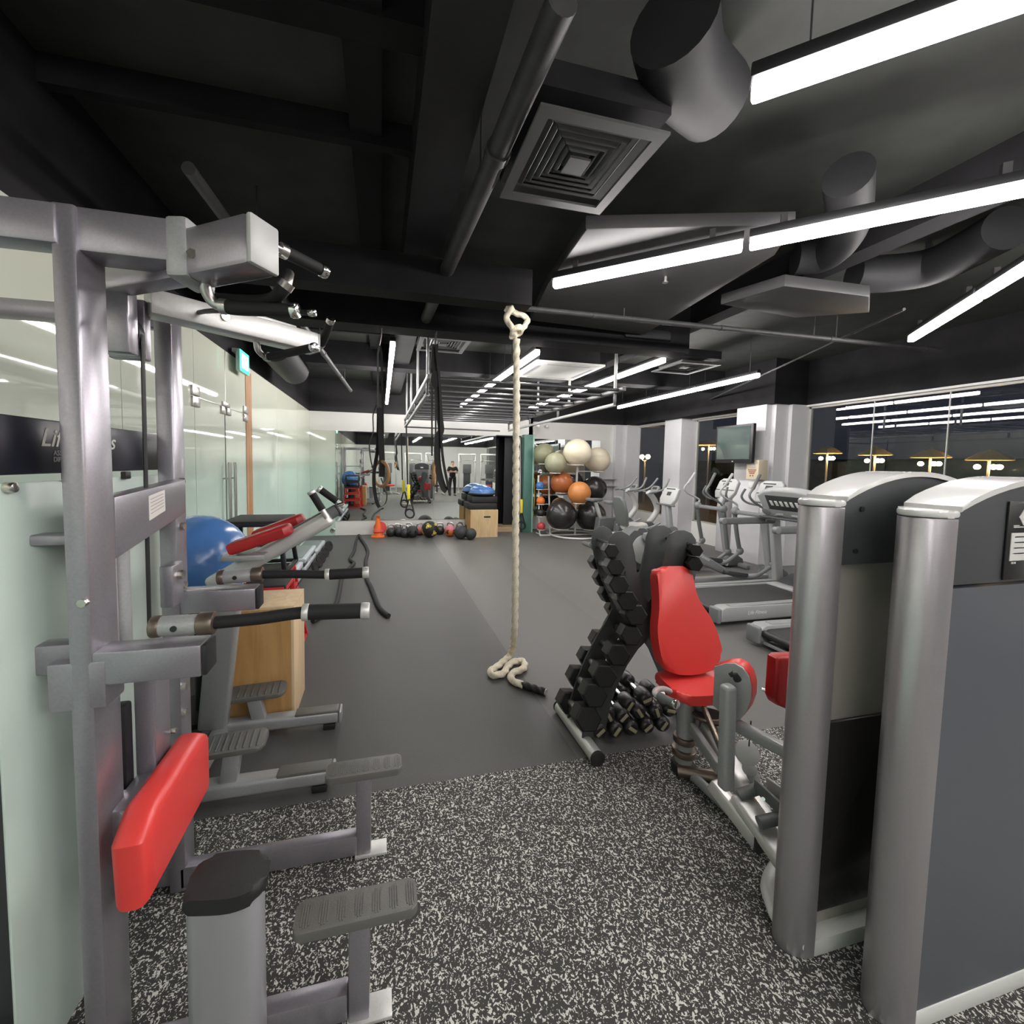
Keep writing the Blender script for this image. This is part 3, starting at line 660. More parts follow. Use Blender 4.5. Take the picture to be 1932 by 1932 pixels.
MB().bar((-1.43, 1.225, .06), (-.73, 1.225, .06), .06, .08).obj('base_beam', CH, t); MB().bar((-1.43, 1.735, .06), (-.76, 1.735, .06), .06, .08).obj('base_beam', CH, t)
MB().span((-1.30, 1.3, .06), (-.95, 1.66, .9), bev=.01).obj('weight_stack', 'dark_plastic', t)
# step bar and two ribbed steps
MB().bar((-.74, 1.715, .055), (-.04, 1.715, .055), .05, .085).obj('floor_bar', CH, t)
MB().bar((-.72, 1.19, .055), (-.09, 1.19, .055), .05, .085).obj('floor_bar', CH, t)
def step(x0, x1, y, z, px):
    px_ = at(px, 1, y=y).x
    MB().bar((px_, y, .0), (px_, y, z - .02), .052, .06, up=(1, 0, 0), bev=.006).obj('step_post', CH, t)
    MB().box((px_ + .03, y, .008), (.13, .07, .012), bev=.003).obj('foot_plate', 'silver_light', t)
    P = MB().prism(rrect(x1 - x0, .095, .02), .028, Matrix.Translation(((x0 + x1) / 2, y, z - .022)), bev=.006).obj('step', 'rubber_tread', t)
    r = MB()
    for k in range(7):
        for j in range(4):
            x = x0 + .02 + k * (x1 - x0 - .04) / 6.2 + j * .007; r.bar((x, y - .038 + abs(j - 1.5) * .006, z + .0062), (x, y + .038 - abs(j - 1.5) * .006, z + .0062), .003, .003, bev=0)
    tag(r.obj('step_ribs', 'rubber_tread', P), kind='stuff')
step(-.215, .09, 1.715, .375, 687)
step(-.235, .11, 1.185, .345, 678)
# grey shroud with black cap at the machine's front corner
c = at(430, 1660, y=1.19)
mat('shroud_grey', (.33, .335, .35), .38, metal=.3)
q = [(-.075, -.05), (.02, -.055), (.075, -.03), (.082, .02), (.06, .055), (-.02, .06), (-.08, .04)]
sx = at(430, 1690, y=1.12)
poly = [(p[0] * 1.0, p[1] * 1.0) for p in catmull([(a, b, 0) for a, b in q + q[:1]], 5)]
SH = at(425, 1662, y=1.12).z
MB().prism(poly, SH - .02, Matrix.Translation((sx.x, 1.12, 0)), bev=.01).obj('lever_shroud', 'shroud_grey', t)
MB().prism([(a * 1.12, b * 1.12) for a, b in poly], .04, Matrix.Translation((sx.x, 1.12, SH - .025)) @ Matrix.Rotation(.12, 4, 'Y'), bev=.016, seg=3).obj('shroud_cap', 'rubber_black', t)
# ================================================================ LEFT SIDE BEHIND THE CHIN MACHINE
# ---- back extension bench with two ribbed foot plates
BY = 2.35
t = thing('back_extension_bench', 'silver back extension bench with dark red hip pads behind the dip handles', 'exercise bench', (-.80, BY, 0))
def base_bar(y, x0, x1, z=.075):
    b = MB().bar((x0, y, z), (x1, y, z), .085, .075, bev=.02, seg=4).obj('base_bar', 'silver_grey', t)
    MB().box((x1 - .13, y, z + .034), (.25, .075, .022), bev=.005).obj('rubber_tread', 'rubber_tread', b)
    MB().box((x1 + .004, y, z), (.02, .09, .082), bev=.012, seg=3).obj('end_cap', 'silver_grey', b)
    for s in (x0 + .06, x1 - .06): MB().box((s, y, .019), (.07, .08, .036), bev=.006).obj('rubber_foot', 'rubber_black', b)
base_bar(2.62, -1.0, at(640, 1362, y=2.58).x); base_bar(2.12, -.98, at(626, 1480, y=2.08).x)
MB().bar((-.90, 2.16, .07), (-.90, 2.58, .07), .08, .06, bev=.01).obj('base_link', 'silver_grey', t)
def foot(px, py, y, w, pxp, lo):
    c = at(px, py, y=y); b = at(pxp, lo, y=y)
    MB().bar((b.x, y, .10), (c.x + .01, y, c.z - .02), .05, .075, up=(1, 0, 0), bev=.006).obj('plate_post', 'silver_grey', t)
    M = Matrix.Translation(c + V((0, .03, 0))) @ Matrix.Rotation(.10, 4, 'X') @ Matrix.Rotation(-.04, 4, 'Y')
    p = MB().prism(rrect(w, .14, .035), .024, M @ Matrix.Translation((0, 0, -.02)), bev=.007).obj('foot_plate', 'rubber_tread', t)
    r = MB()
    for k in range(9): r.bar(M @ V((-w / 2 + .03 + k * (w - .06) / 8, -.055, .006)), M @ V((-w / 2 + .022 + k * (w - .06) / 8, .055, .006)), .009, .006, bev=.002, seg=1)
    tag(r.obj('plate_ribs', 'mid_plastic', p), kind='stuff')
foot(476, 1309, 2.62, .36, 490, 1350); foot(436, 1408, 2.12, .30, 432, 1470)
# leaning leg and beam
xb = at(410, 1385, y=2.60)
leg_top = at(447, 1090, y=2.5)
MB().bar((xb.x - .02, 2.60, .09), (leg_top.x - .02, 2.42, .98), .075, .15, up=(1, 0, 0), bev=.02, seg=4).obj('main_leg', 'silver_grey', t)
b0 = at(395, 1105, y=2.40); b1 = at(625, 975, y=2.40)
dz = (b1 - b0).normalized()
bm_ = MB().bar(b0, b1, .09, .085, up=(-dz.z, 0, dz.x), bev=.026, seg=5).obj('inclined_beam', 'silver_light', t)
sl0, sl1 = b0.lerp(b1, .55) + V((-.012, .03, .02)), b1 + dz * .055 + V((-.012, .02, .012))
MB().bar(sl0, sl1, .07, .065, up=(-dz.z, 0, dz.x), bev=.014).obj('sliding_beam', 'mid_plastic', t)
MB().bar(sl1 - dz * .004, sl1 + dz * .012, .075, .07, up=(-dz.z, 0, dz.x), bev=.012).obj('beam_cap', 'dark_plastic', t)
MB().cyl(sl1 + V((.0, -.03, .025)), sl1 + V((.03, -.03, .035)), .010, seg=10).obj('cap_bolt', 'chrome', t)
for (p0, p1) in (((612, 968), (587, 928)), ((641, 950), (602, 922))):
    y = 2.34 if p0[0] < 620 else 2.52
    a, b = at(*p0, y=y), at(*p1, y=y); d = (b - a).normalized()
    h = MB().cyl(a - d * .03, b, .0145, seg=14).obj('support_handle', 'silver_light', t)
    MB().cyl(a + d * .02, b - d * .012, .020, seg=16).obj('grip_sleeve', 'grip', h); MB().cyl(b - d * .014, b + d * .006, .0215, seg=16, bev=.004).obj('grip_cap', 'silver_light', h)
def hip(pa, pb, y, w, th):
    a, b = at(*pa, y=y), at(*pb, y=y); d = (b - a).normalized(); L = (b - a).length
    M = Matrix.Translation(a) @ fr((0, 0, 0), d, (0, 1, 0))
    MB().prism([(0, -w / 2), (L - .03, -w / 2), (L, -w / 2 + .03), (L, w / 2 - .03), (L - .03, w / 2), (0, w / 2)], th, M @ Matrix.Translation((0, 0, -th)), bev=.018, seg=3).obj('hip_pad', 'dark_red_vinyl', t)
hip((432, 1024), (546, 986), 2.30, .12, .062); hip((478, 1001), (570, 968), 2.54, .12, .062)
p = at(470, 1045, y=2.38); MB().box(p, (.20, .22, .03), Matrix.Rotation(0, 4, 'Z'), bev=.006).obj('pad_carriage', 'silver_grey', t)
p = at(487, 1102, y=2.40); q = at(475, 1060, y=2.40)
MB().cyl(at(628, 1000, y=2.36), at(628, 1000, y=2.36) + V((0, -.03, 0)), .013, seg=12).obj('pop_pin', 'chrome', t)
# ---- wooden plyo box
wood_mat('plywood', (.42, .235, .085), (.52, .31, .125), 2); wood_mat('plywood_edge', (.64, .47, .28), (.74, .57, .36), 2)
wood_mat('plywood_pale', (.56, .40, .21), (.66, .49, .28), 2)
def plybox(x0, x1, y0, y1, z1, label, slot=False, grp=None, fm='plywood'):
    t = thing('plyo_box', label, 'plyo box', ((x0 + x1) / 2, (y0 + y1) / 2, 0), 0, grp); e = .018
    MB().span((x0, y0, 0), (x1 - e, y0 + e, z1 - e)).obj('front_panel', fm, t); MB().span((x0, y1 - e, 0), (x1 - e, y1, z1 - e)).obj('back_panel', 'plywood', t)
    MB().span((x1 - e, y0, 0), (x1, y1, z1 - e), bev=.001).obj('side_panel', 'plywood_edge', t); MB().span((x0 - e, y0, 0), (x0, y1, z1 - e)).obj('side_panel', 'plywood', t)
    MB().span((x0 - e, y0, z1 - e), (x1, y1, z1), bev=.001).obj('top_panel', 'plywood_edge', t)
    if slot: 
        c = ((x0 + x1) / 2 + .06, y0 - .001, z1 - .16)
        MB().prism(rrect(.16, .035, .017), .004, Matrix.Translation(c) @ Matrix.Rotation(PI / 2, 4, 'X')).obj('hand_slot', 'black_plastic', t)
    return t
plybox(-.90, -.53, 2.74, 3.10, .74, 'tall plywood plyo box on the floor behind the back extension bench')
# ---- blue half ball on its black base, resting on the box
mat('ball_blue', (.075, .20, .50), .22, spec=.6); mat('ball_line', (.35, .48, .70), .4)
def bosu(c, R, h, label, seams=True, flip=False, m='ball_blue'):
    t = thing('balance_trainer', label, 'balance ball', c)
    MB().lathe([(0, 0), (R * .75, .0), (R * 1.04, .03), (R * 1.06, .05), (R * 1.02, .065), (0, .065)], Matrix.Translation(c), 36).obj('platform', 'rubber_black', t)
    prof = [(R * math.cos(a * PI / 24), .06 + h * math.sin(a * PI / 24)) for a in range(13)]; prof[-1] = (0, prof[-1][1])
    MB().lathe(prof, Matrix.Translation(c), 40).obj('dome', m, t)
    b = MB()
    for k in (2, 4, 6): a = k * PI / 24 * 1.6; b.torus(V(c) + V((0, 0, .06 + h * math.sin(a))), R * math.cos(a) + .001, .0016, seg=40, seg2=5)
    objs(b, 'seam_line', 'ball_line', t); return t
# big ball standing on its black ring on the red step
c = at(385, 1060, y=2.95); c.x -= .03; R = .30
t = thing('exercise_ball', 'big shiny blue exercise ball in a black dish behind the chin machine', 'exercise ball', (c.x, 2.95, c.z - R))
MB().sph(c, R, seg=44).obj('ball', 'ball_blue', t)
b = MB(); ax = V((.55, -.35, .6)).normalized()
for k in (-.62, -.35, -.05, .25): b.torus(c + ax * R * k, R * math.sqrt(1 - k * k) + .0006, .0022, ax, 48, 5)
objs(b, 'seam_line', 'ball_line', t)
MB().lathe([(.0, -.03), (.13, -.03), (.185, .0), (.22, .055), (.215, .06), (.17, .015), (.0, .0)], Matrix.Translation((c.x, c.y, c.z - R + .01)), 36).obj('dish', 'rubber_black', t)
zb = c.z - R - .02
# ---- stacked red plyo platforms with black tops against the glass wall
def platform(c, w0, w1, h, zb, label, grp, m='red_steel'):
    t = thing('plyo_platform', label, 'plyo box', (c[0], c[1], zb), 0, grp)
    cs = [(-1, -1), (1, -1), (1, 1), (-1, 1)]
    MB().span((c[0] - w1 / 2 - .01, c[1] - w1 / 2 - .01, zb + h - .03), (c[0] + w1 / 2 + .01, c[1] + w1 / 2 + .01, zb + h), bev=.006).obj('top_plate', 'rubber_black', t)
    for i, (sx, sy) in enumerate(cs):
        a = V((c[0] + sx * w0 / 2, c[1] + sy * w0 / 2, zb + .006)); b = V((c[0] + sx * w1 / 2, c[1] + sy * w1 / 2, zb + h - .03))
        MB().bar(a, b, .035, .035, up=(0, 1, 0), bev=.004).obj('leg', m, t)
        sx2, sy2 = cs[(i + 1) % 4]; a2 = V((c[0] + sx2 * w0 / 2, c[1] + sy2 * w0 / 2, zb)); b2 = V((c[0] + sx2 * w1 / 2, c[1] + sy2 * w1 / 2, zb + h - .03))
        MB().bar(a.lerp(b, .06), a2.lerp(b2, .06), .03, .03, bev=.004).obj('rail', m, t)
        MB().bar(b, b2, .03, .03, bev=.004).obj('rail', m, t)
pc = (-.98, 3.78)
zz = 0
SPEC = [(.60, .50, .29, 'red_steel', 'red plyo platform at the bottom of the stack by the glass doors'), (.52, .46, .22, 'red_steel', 'second red plyo platform up in the stack by the glass doors'),
        (.46, .42, .20, 'red_steel', 'third red plyo platform up, under the black frames'), (.46, .42, .21, 'black_plastic', 'black plyo frame above the red platforms by the glass doors'), (.46, .44, .22, 'black_plastic', 'topmost black plyo frame with flat top behind the blue ball')]
for w0, w1, h, m, lab in SPEC:
    platform(pc, w0, w1, h, zz, lab, 'stacked plyo platforms', m); zz += h + .006
# low red platform whose black top and red legs show behind the wooden box
c2 = at(507, 1104, y=3.16)
platform((c2.x - .03, 3.29), .30, .27, c2.z, 0, 'low red legged plyo platform with black top right of the tall plywood box', 'stacked plyo platforms')
# dish support under the blue ball
sup = thing('ball_stand', 'small black stand carrying the blue exercise ball behind the plywood box', 'stand', (c.x, c.y, 0))
MB().cyl((c.x, c.y, 0), (c.x, c.y, .03), .20, seg=28).obj('foot', 'rubber_black', sup); MB().cyl((c.x, c.y, .03), (c.x, c.y, zb), .035, seg=14).obj('column', 'black_plastic', sup)
# ---- aerobic steps along the glass wall
mat('step_top', (.17, .20, .195), .6, bump=.2, bscale=300); mat('step_grey', (.42, .46, .49), .5); mat('step_dark', (.045, .05, .05), .6)
def step_platform(x0, x1, y0, y1, z, label, grp, base=True, rz=0):
    c = V(((x0 + x1) / 2, (y0 + y1) / 2, z)); t = thing('aerobic_step', label, 'aerobic step', c, rz, grp); w, L = x1 - x0, y1 - y0
    MB().box((0, 0, .085), (w, L, .075), bev=.02, seg=3).obj('deck', 'step_grey', t, local=True)
    MB().box((0, 0, .123), (w - .10, L - .06, .012), bev=.004).obj('mat_top', 'step_top', t, local=True)
    if base:
        for s in (-1, 1): MB().box((0, s * (L / 2 - .13), .026), (w - .03, .24, .05), bev=.01).obj('riser', 'step_dark', t, local=True)
    return t
G = 'aerobic steps along the glass wall'
sp = step_platform(-1.44, -1.04, 5.05, 6.05, .0, 'grey aerobic step lowest in the front stack by the glass wall', G)
for i, (y, z, lab) in enumerate(((5.55, .132, 'grey aerobic step on top of the front stack by the glass wall'), (6.72, .0, 'grey aerobic step in the second stack along the glass wall'), (6.72, .132, 'grey aerobic step topping the second stack along the glass wall'), (7.87, .0, 'grey aerobic step farthest along the glass wall'))):
    place(sp, (-1.24, y, z), 0, lab, G)
# weight plates with handles leaning beyond the steps: a low row of black pump bars
G2 = 'black weight discs beside the aerobic steps'
def disc(c, r, rz, label):
    t = thing('weight_disc', label, 'weight plate', c, rz, G2)
    M = Matrix.Translation((0, 0, r)) @ Matrix.Rotation(PI / 2 - .18, 4, 'Y')
    MB().lathe([(.025, -.012), (r * .55, -.012), (r * .6, -.017), (r * .97, -.017), (r, -.01), (r, .01), (r * .97, .017), (r * .6, .017), (r * .55, .012), (.025, .012)], M, 28).obj('disc', 'rubber_black', t, local=True)
    MB().torus(M @ V((0, 0, 0)), r * .75, .012, M.to_3x3() @ V((0, 0, 1)), 20, 6).obj('handle_ring', 'silver_grey', t, local=True)
    return t
d0 = disc((-.93, 6.35, 0), .095, -.2, 'black weight disc leaning on the second stack of steps')
for i, y in enumerate((6.7, 7.0, 7.4, 7.9)): place(d0, (-.92, y, 0), -.25 - .1 * i, ['black weight disc second from the viewer beside the steps', 'black weight disc third from the viewer beside the steps', 'black weight disc fourth from the viewer beside the steps', 'black weight disc farthest along the glass wall'][i], G2)
# ---- battle rope: one rope doubled round the wall anchor
mat('battle_rope', (.030, .029, .030), .8, bump=.5, bscale=250)
R = .026
pts = [(733, 1162), (715, 1145), (700, 1108), (692, 1090), (690, 1060), (694, 1042), (690, 1030), (682, 1018), (679, 1012)]
P1 = [at(a, b, z=R) for a, b in pts]
pts2 = [(676, 1011), (672, 1020), (668, 1040), (661, 1052), (662, 1058), (668, 1063), (655, 1076), (645, 1092), (640, 1118), (630, 1145), (590, 1172)]
P2 = [at(a, b, z=R) for a, b in pts2]
for P in (P1, P2):
    for p in P: p.y = min(p.y, 9.50)
t = tag(MB().tube(P1 + [(at(678, 1008, z=.03) + V((0, -.12, 0)))] + P2, R, 10, 6).obj('battle_rope', 'battle_rope', loc=P1[0]), 'black battle rope doubled on the floor from the white kerb', 'rope')
# ================================================================ FAR END OF THE ROOM
# ---- monkey bar frame
t = thing('monkey_bars', 'long black overhead monkey bar frame hanging from the ceiling', 'monkey bars', (1.66, 6.8, 2.4))
mat('rig_steel', (.10, .10, .105), .35, metal=.6)
X0, X1, Y0, Y1, ZA, ZB = .50, 2.80, 4.62, 8.95, 2.56, 2.40
for x in (X0, X1):
    MB().bar((x, Y0 - .2, ZA), (x, Y1, ZA), .05, .05, bev=.004).obj('top_rail', 'silver_grey' if x == X0 else 'rig_steel', t)
    MB().bar((x, Y0, ZB), (x, Y1, ZB), .04, .04, bev=.004).obj('lower_rail', 'silver_grey', t)
    for y in (Y0, 6.3, 7.6, Y1): MB().bar((x, y, ZB), (x, y, ZA), .03, .03, up=(1, 0, 0), bev=.003).obj('strut', 'rig_steel', t)
    for y in (Y0, 5.9, 7.2, 8.4): MB().bar((x, y, ZA), (x, y, ZC), .03, .03, up=(1, 0, 0), bev=.003).obj('ceiling_hanger', 'silver_grey', t)
for k in range(12): MB().cyl((X0, Y0 - .1 + k * .39, ZA), (X1, Y0 - .1 + k * .39, ZA), .019, seg=12).obj('rung', 'rig_steel', t)
MB().bar((X0, Y1, ZB), (X1 - .15, Y1 + .2, ZB), .03, .03, bev=.003).obj('end_rail', 'rig_steel', t)
# ---- gym rings
mat('ring_wood', (.42, .24, .10), .45, noise=.15, nscale=30); mat('webbing', (.014, .014, .015), .75); mat('webbing_grey', (.09, .09, .09), .7); mat('webbing_yellow', (.80, .66, .02), .55)
YR = 4.05; ux = (1, 0, 0)
def P(l, y): return [at(a, b, y=y) for a, b in l]
r1 = at(719, 894, y=YR)
t = thing('gym_ring', 'wooden gym ring turned half sideways on black straps at the left', 'gym ring', r1, 0, 'pair of wooden gym rings')
MB().torus(r1, .118, .0165, (.81, .58, 0), 40, 12).obj('ring', 'ring_wood', t)
top = V((r1.x, YR, 2.90))
MB().tube([top, top - V((0, 0, .05)), at(716, 652, y=YR)], .006, 8).obj('hook', 'steel', t)
MB().strap(P(((716, 650), (713, 668), (713, 790)), YR), .018, .003, ux).obj('strap', 'webbing_grey', t)
MB().strap(P(((716, 650), (720, 668), (722, 770), (723, 840), (724, 885)), YR), .020, .003, ux).obj('strap', 'webbing', t)
MB().strap(P(((717, 770), (719, 830), (721, 880), (720, 900)), YR - .02), .055, .004, (1, .2, 0), 4).obj('strap', 'webbing', t)
MB().strap(P(((714, 768), (714, 800), (712, 850), (706, 888), (706, 920), (711, 948), (716, 957)), YR + .02), .034, .003, (1, .3, 0), 4).obj('strap', 'webbing', t)
MB().strap(P(((719, 902), (726, 922), (730, 935), (727, 950), (717, 957)), YR), .020, .003, (.6, 1, .3), 4).obj('strap', 'webbing', t)
MB().strap(P(((710, 764), (704, 782), (704, 800), (704, 815), (698, 832), (697, 846), (700, 870), (704, 884)), YR), .018, .003, (.6, 1, 0), 4).obj('strap', 'webbing', t)
r2 = at(819, 893, y=YR)
t = thing('gym_ring', 'wooden gym ring seen edge on beneath the long black band', 'gym ring', r2, 0, 'pair of wooden gym rings')
MB().torus(r2, .112, .0165, (.985, -.17, 0), 40, 12).obj('ring', 'ring_wood', t)
top = V((r2.x, YR, 2.90)); MB().tube([top, at(818, 660, y=YR)], .005, 8).obj('hook', 'steel', t)
MB().strap(P(((818, 656), (815, 700), (815, 860)), YR), .016, .003, ux).obj('strap', 'webbing_grey', t)
MB().strap(P(((818, 656), (822, 700), (822, 872)), YR), .016, .003, ux).obj('strap', 'webbing_grey', t)
# ---- thick black bands
bx = at(824, 650, y=YR - .08)
t = thing('resistance_band', 'long wide black resistance band hanging in front of the monkey bars', 'resistance band', (bx.x, YR - .04, 2.90))
MB().tube([(bx.x, YR - .04, 2.90), at(822, 652, y=YR - .06)], .007, 8).obj('hook', 'steel', t)
MB().strap(P(((821, 650), (818, 690), (819, 702), (824, 712), (826, 740), (830, 790), (832, 812), (826, 826), (825, 860), (828, 890), (836, 918), (843, 926)), YR - .08), .062, .012, (1, .25, 0), 5).obj('band', 'webbing', t)
MB().strap(P(((822, 655), (826, 690), (829, 720), (831, 760), (832, 820), (836, 868), (843, 905), (849, 934)), YR - .10), .024, .010, (1, .3, 0), 4).obj('band_loop', 'webbing', t)
MB().strap(P(((823, 700), (819, 720), (825, 730)), YR - .09), .07, .02, ux, 4).obj('knot', 'webbing', t)
# ---- suspension trainers
def trx(px, ytop, y, yl0, yl1, yh, label, xl=0, zt=2.46):
    a = at(px, ytop, y=y); a.x = X0 if zt == 2.46 else a.x; t = thing('suspension_trainer', label, 'suspension trainer', (a.x, y, zt), 0, 'yellow and black suspension trainers')
    p0, p1, p2 = at(px + xl * .6, yl0, y=y), at(px + xl, yl1, y=y), at(px + xl, yh, y=y)
    MB().strap([(a.x, y, zt), p0], .030, .006, ux).obj('anchor_strap', 'webbing', t)
    MB().box(p0 + (p1 - p0) * .5, (.062, .03, abs(p0.z - p1.z)), bev=.012).obj('yellow_strap', 'webbing_yellow', t)
    h = .34 if p1.z - p2.z < .4 else .4
    for s in (-1, 1): MB().strap([p1 + V((s * .012, 0, .02)), p1 + V((s * .075, 0, -.22)), p2 + V((s * .085, 0, .12))], .030, .006, (1, .3, 0), 4).obj('handle_strap', 'webbing', t)
    MB().torus(p2 + V((0, 0, .09)), .085, .018, (.2, 1, 0), 26, 8, (1, 1.1)).obj('foot_cradle', 'rubber_black', t)
trx(763, 808, 8.55, 914, 942, 977, 'suspension trainer with yellow strap hanging before the mirror from the left rail', 10)
trx(984, 815, 9.37, 942, 968, 998, 'suspension trainer with yellow strap hanging beside the green post', 0, 2.30)
tq = [o for o in D.objects if o.name.startswith('suspension_trainer')][-1]
MB().cyl((tq.location.x, 9.36, 2.30), (3.36, 9.42, 2.30), .012, seg=10).obj('anchor_peg', 'steel', tq)
# ---- climbing rope
def rope_mesh(pts, r, pitch, n=5, seg=18, lob=3, amp=.17):
    pts = catmull(pts, n); bm = bmesh.new(); rings = []; prev = (pts[1] - pts[0]).normalized(); a = prev.orthogonal().normalized(); s = 0
    dense = [pts[0]]
    for p, q in zip(pts, pts[1:]):
        m = max(1, int((q - p).length / (pitch / 7)))
        for k in range(m): dense.append(p.lerp(q, (k + 1) / m))
    for i, p in enumerate(dense):
        if i: s += (p - dense[i - 1]).length
        t = (dense[min(i + 1, len(dense) - 1)] - dense[max(i - 1, 0)]).normalized()
        a = prev.rotation_difference(t) @ a; a = (a - t * a.dot(t)).normalized(); b = t.cross(a); prev = t
        rings.append([bm.verts.new(p + (a * math.cos(2 * PI * k / seg) + b * math.sin(2 * PI * k / seg)) * r * (1 + amp * math.cos(lob * (2 * PI * k / seg) - 2 * PI * s / pitch))) for k in range(seg)])
    for u, v in zip(rings, rings[1:]):
        for k in range(seg): bm.faces.new((u[k], u[(k + 1) % seg], v[(k + 1) % seg], v[k]))
    bm.faces.new(rings[0][::-1]); bm.faces.new(rings[-1]); m = MB(); m.add(bm); return m
mat('cotton_rope', (.76, .69, .55), .9, noise=.18, nscale=140, bump=.5, bscale=350)
RR = .0245
t = thing('climbing_rope', 'thick cream climbing rope hanging from a ceiling beam and curling on the floor', 'rope', (.99, 3.03, 0))
yr = 3.03
p_hang = [at(974.5, 640, y=yr), at(974.5, 760, y=yr), at(973.5, 900, y=yr), at(972.5, 1050, y=yr), at(972, 1130, y=yr), at(971, 1195, y=yr)]
p_hang[-1].y = 3.04
fl = [(964, 1232), (943, 1254), (926, 1266), (932, 1274), (950, 1270), (959, 1256), (973, 1247.5), (988, 1249), (988, 1261), (970, 1269), (963, 1279), (977, 1289), (987, 1292)]
p_fl = [at(a, b, z=RR * (2.2 if i == 0 else 1.25)) for i, (a, b) in enumerate(fl)]
rope_mesh(p_hang + p_fl, RR, .085).obj('rope_body', 'cotton_rope', t, ang=60)
e0, e1 = at(984, 1291, z=RR * 1.2), at(1029, 1306, z=RR * 1.2)
rope_mesh([e0, e0.lerp(e1, .5), e1], RR * 1.02, .06).obj('taped_end', 'rubber_black', t, ang=60)
MB().cyl(e1, e1 + (e1 - e0).normalized() * .008, RR * .95, seg=18).obj('end_cap', 'light_plastic', t)
k0 = at(972, 636, y=yr)
rope_mesh([k0 + V((.0, 0, .0)), k0 + V((-.03, -.03, .03)), k0 + V((.02, -.035, .06)), k0 + V((.045, .03, .05)), k0 + V((0, .04, .02)), k0 + V((-.03, -.02, 0))], RR * .95, .085, 6).obj('knot', 'cotton_rope', t, ang=60)
rope_mesh([k0 + V((0, 0, .02)), at(962, 612, y=2.98), at(955, 598, y=2.96), at(966, 583, y=2.97), V((at(966, 583, y=2.97).x, 3.08, 2.815)), at(994, 600, y=3.17), at(988, 618, y=3.12), k0 + V((.03, .02, .05))], RR * .85, .085, 6).obj('anchor_loop', 'cotton_rope', t, ang=60)
# ---- plyo box with balance trainer
zt = at(912, 962, y=8.92).z
plybox(1.96, 2.58, 8.92, 9.50, zt, 'plywood plyo box with hand slot by the dark doorway, carrying black soft blocks', True, None, 'plywood_pale')
def block(x0, x1, y0, y1, z0, z1, label):
    t = tag(MB().span((x0, y0, z0), (x1, y1, z1), bev=.02).obj('soft_block', 'rubber_black', loc=((x0 + x1) / 2, (y0 + y1) / 2, z0)), label, 'exercise block', 'black soft blocks under the balance trainer'); return t
h = (at(912, 937, y=8.95).z - zt) / 2
block(1.90, 2.56, 8.94, 9.5, zt + .003, zt + h, 'lower black soft block on the far plyo box'); block(1.98, 2.57, 8.95, 9.5, zt + h + .004, zt + 2 * h, 'upper black soft block under the blue balance trainer')
bosu((2.27, 9.22, zt + 2 * h + .003), .30, .19, 'blue half ball balance trainer on black blocks at the far wall')
# ---- kettlebells and medicine balls along the kerb
mat('kettle_iron', (.018, .018, .020), .35, spec=.6, noise=.2, nscale=40)
def kettlebell(r):
    t = thing('kettlebell', '', 'kettlebell', (0, 0, 0), 0, 'kettlebells along the white kerb')
    MB().lathe([(0, 0), (r * .62, 0), (r * .86, r * .30), (r, r * .85), (r * .92, r * 1.35), (r * .66, r * 1.72), (r * .3, r * 1.86), (0, r * 1.88)], None, 26).obj('bell', 'kettle_iron', t, local=True, ang=50)
    MB().tube([(-r * .62, 0, r * 1.45), (-r * .66, 0, r * 2.0), (-r * .5, 0, r * 2.42), (0, 0, r * 2.52), (r * .5, 0, r * 2.42), (r * .66, 0, r * 2.0), (r * .62, 0, r * 1.45)], r * .155, 12, 5).obj('handle', 'steel', t, local=True)
    MB().torus((0, 0, r * .9), r * .99, r * .05, (0, 0, 1), 26, 6).obj('colour_band', 'rubber_black', t, local=True)
    return t
kb = kettlebell(.105); first = True
KB = [(737, 1012, 'black kettlebell at the left end of the front row by the orange cones'), (753, 1012, 'black kettlebell second in the front row'), (764, 1014, 'black kettlebell beside the grip ball in the front row'), (748, 1000, 'steel handled kettlebell leftmost in the rear row'), (768, 1000, 'steel handled kettlebell second in the rear row'), (787, 1000, 'steel handled kettlebell third in the rear row behind the grip ball'), (829, 1007, 'kettlebell just right of the yellow spotted ball'), (842, 1000, 'steel handled kettlebell behind the red grip ball'), (859, 1000, 'steel handled kettlebell left of the dark ball pair'), (872, 998, 'steel handled kettlebell behind the dark ball pair')]
for px, py, lab in KB:
    p = at(px, py, z=0); p.y = min(p.y, 9.42)
    if first: kb.location = p; kb['label'] = lab; kb.rotation_euler = (0, 0, .3); first = False; continue
    place(kb, p, random.uniform(-.5, .9), lab)
mat('ball_charcoal', (.030, .032, .036), .6, bump=.2, bscale=120); mat('ball_black', (.016, .015, .014), .5); mat('ball_red', (.60, .07, .08), .5); mat('ball_orange', (.75, .18, .03), .5); mat('ball_pink', (.55, .16, .18), .5); mat('ball_yellow', (.72, .60, .10), .5)
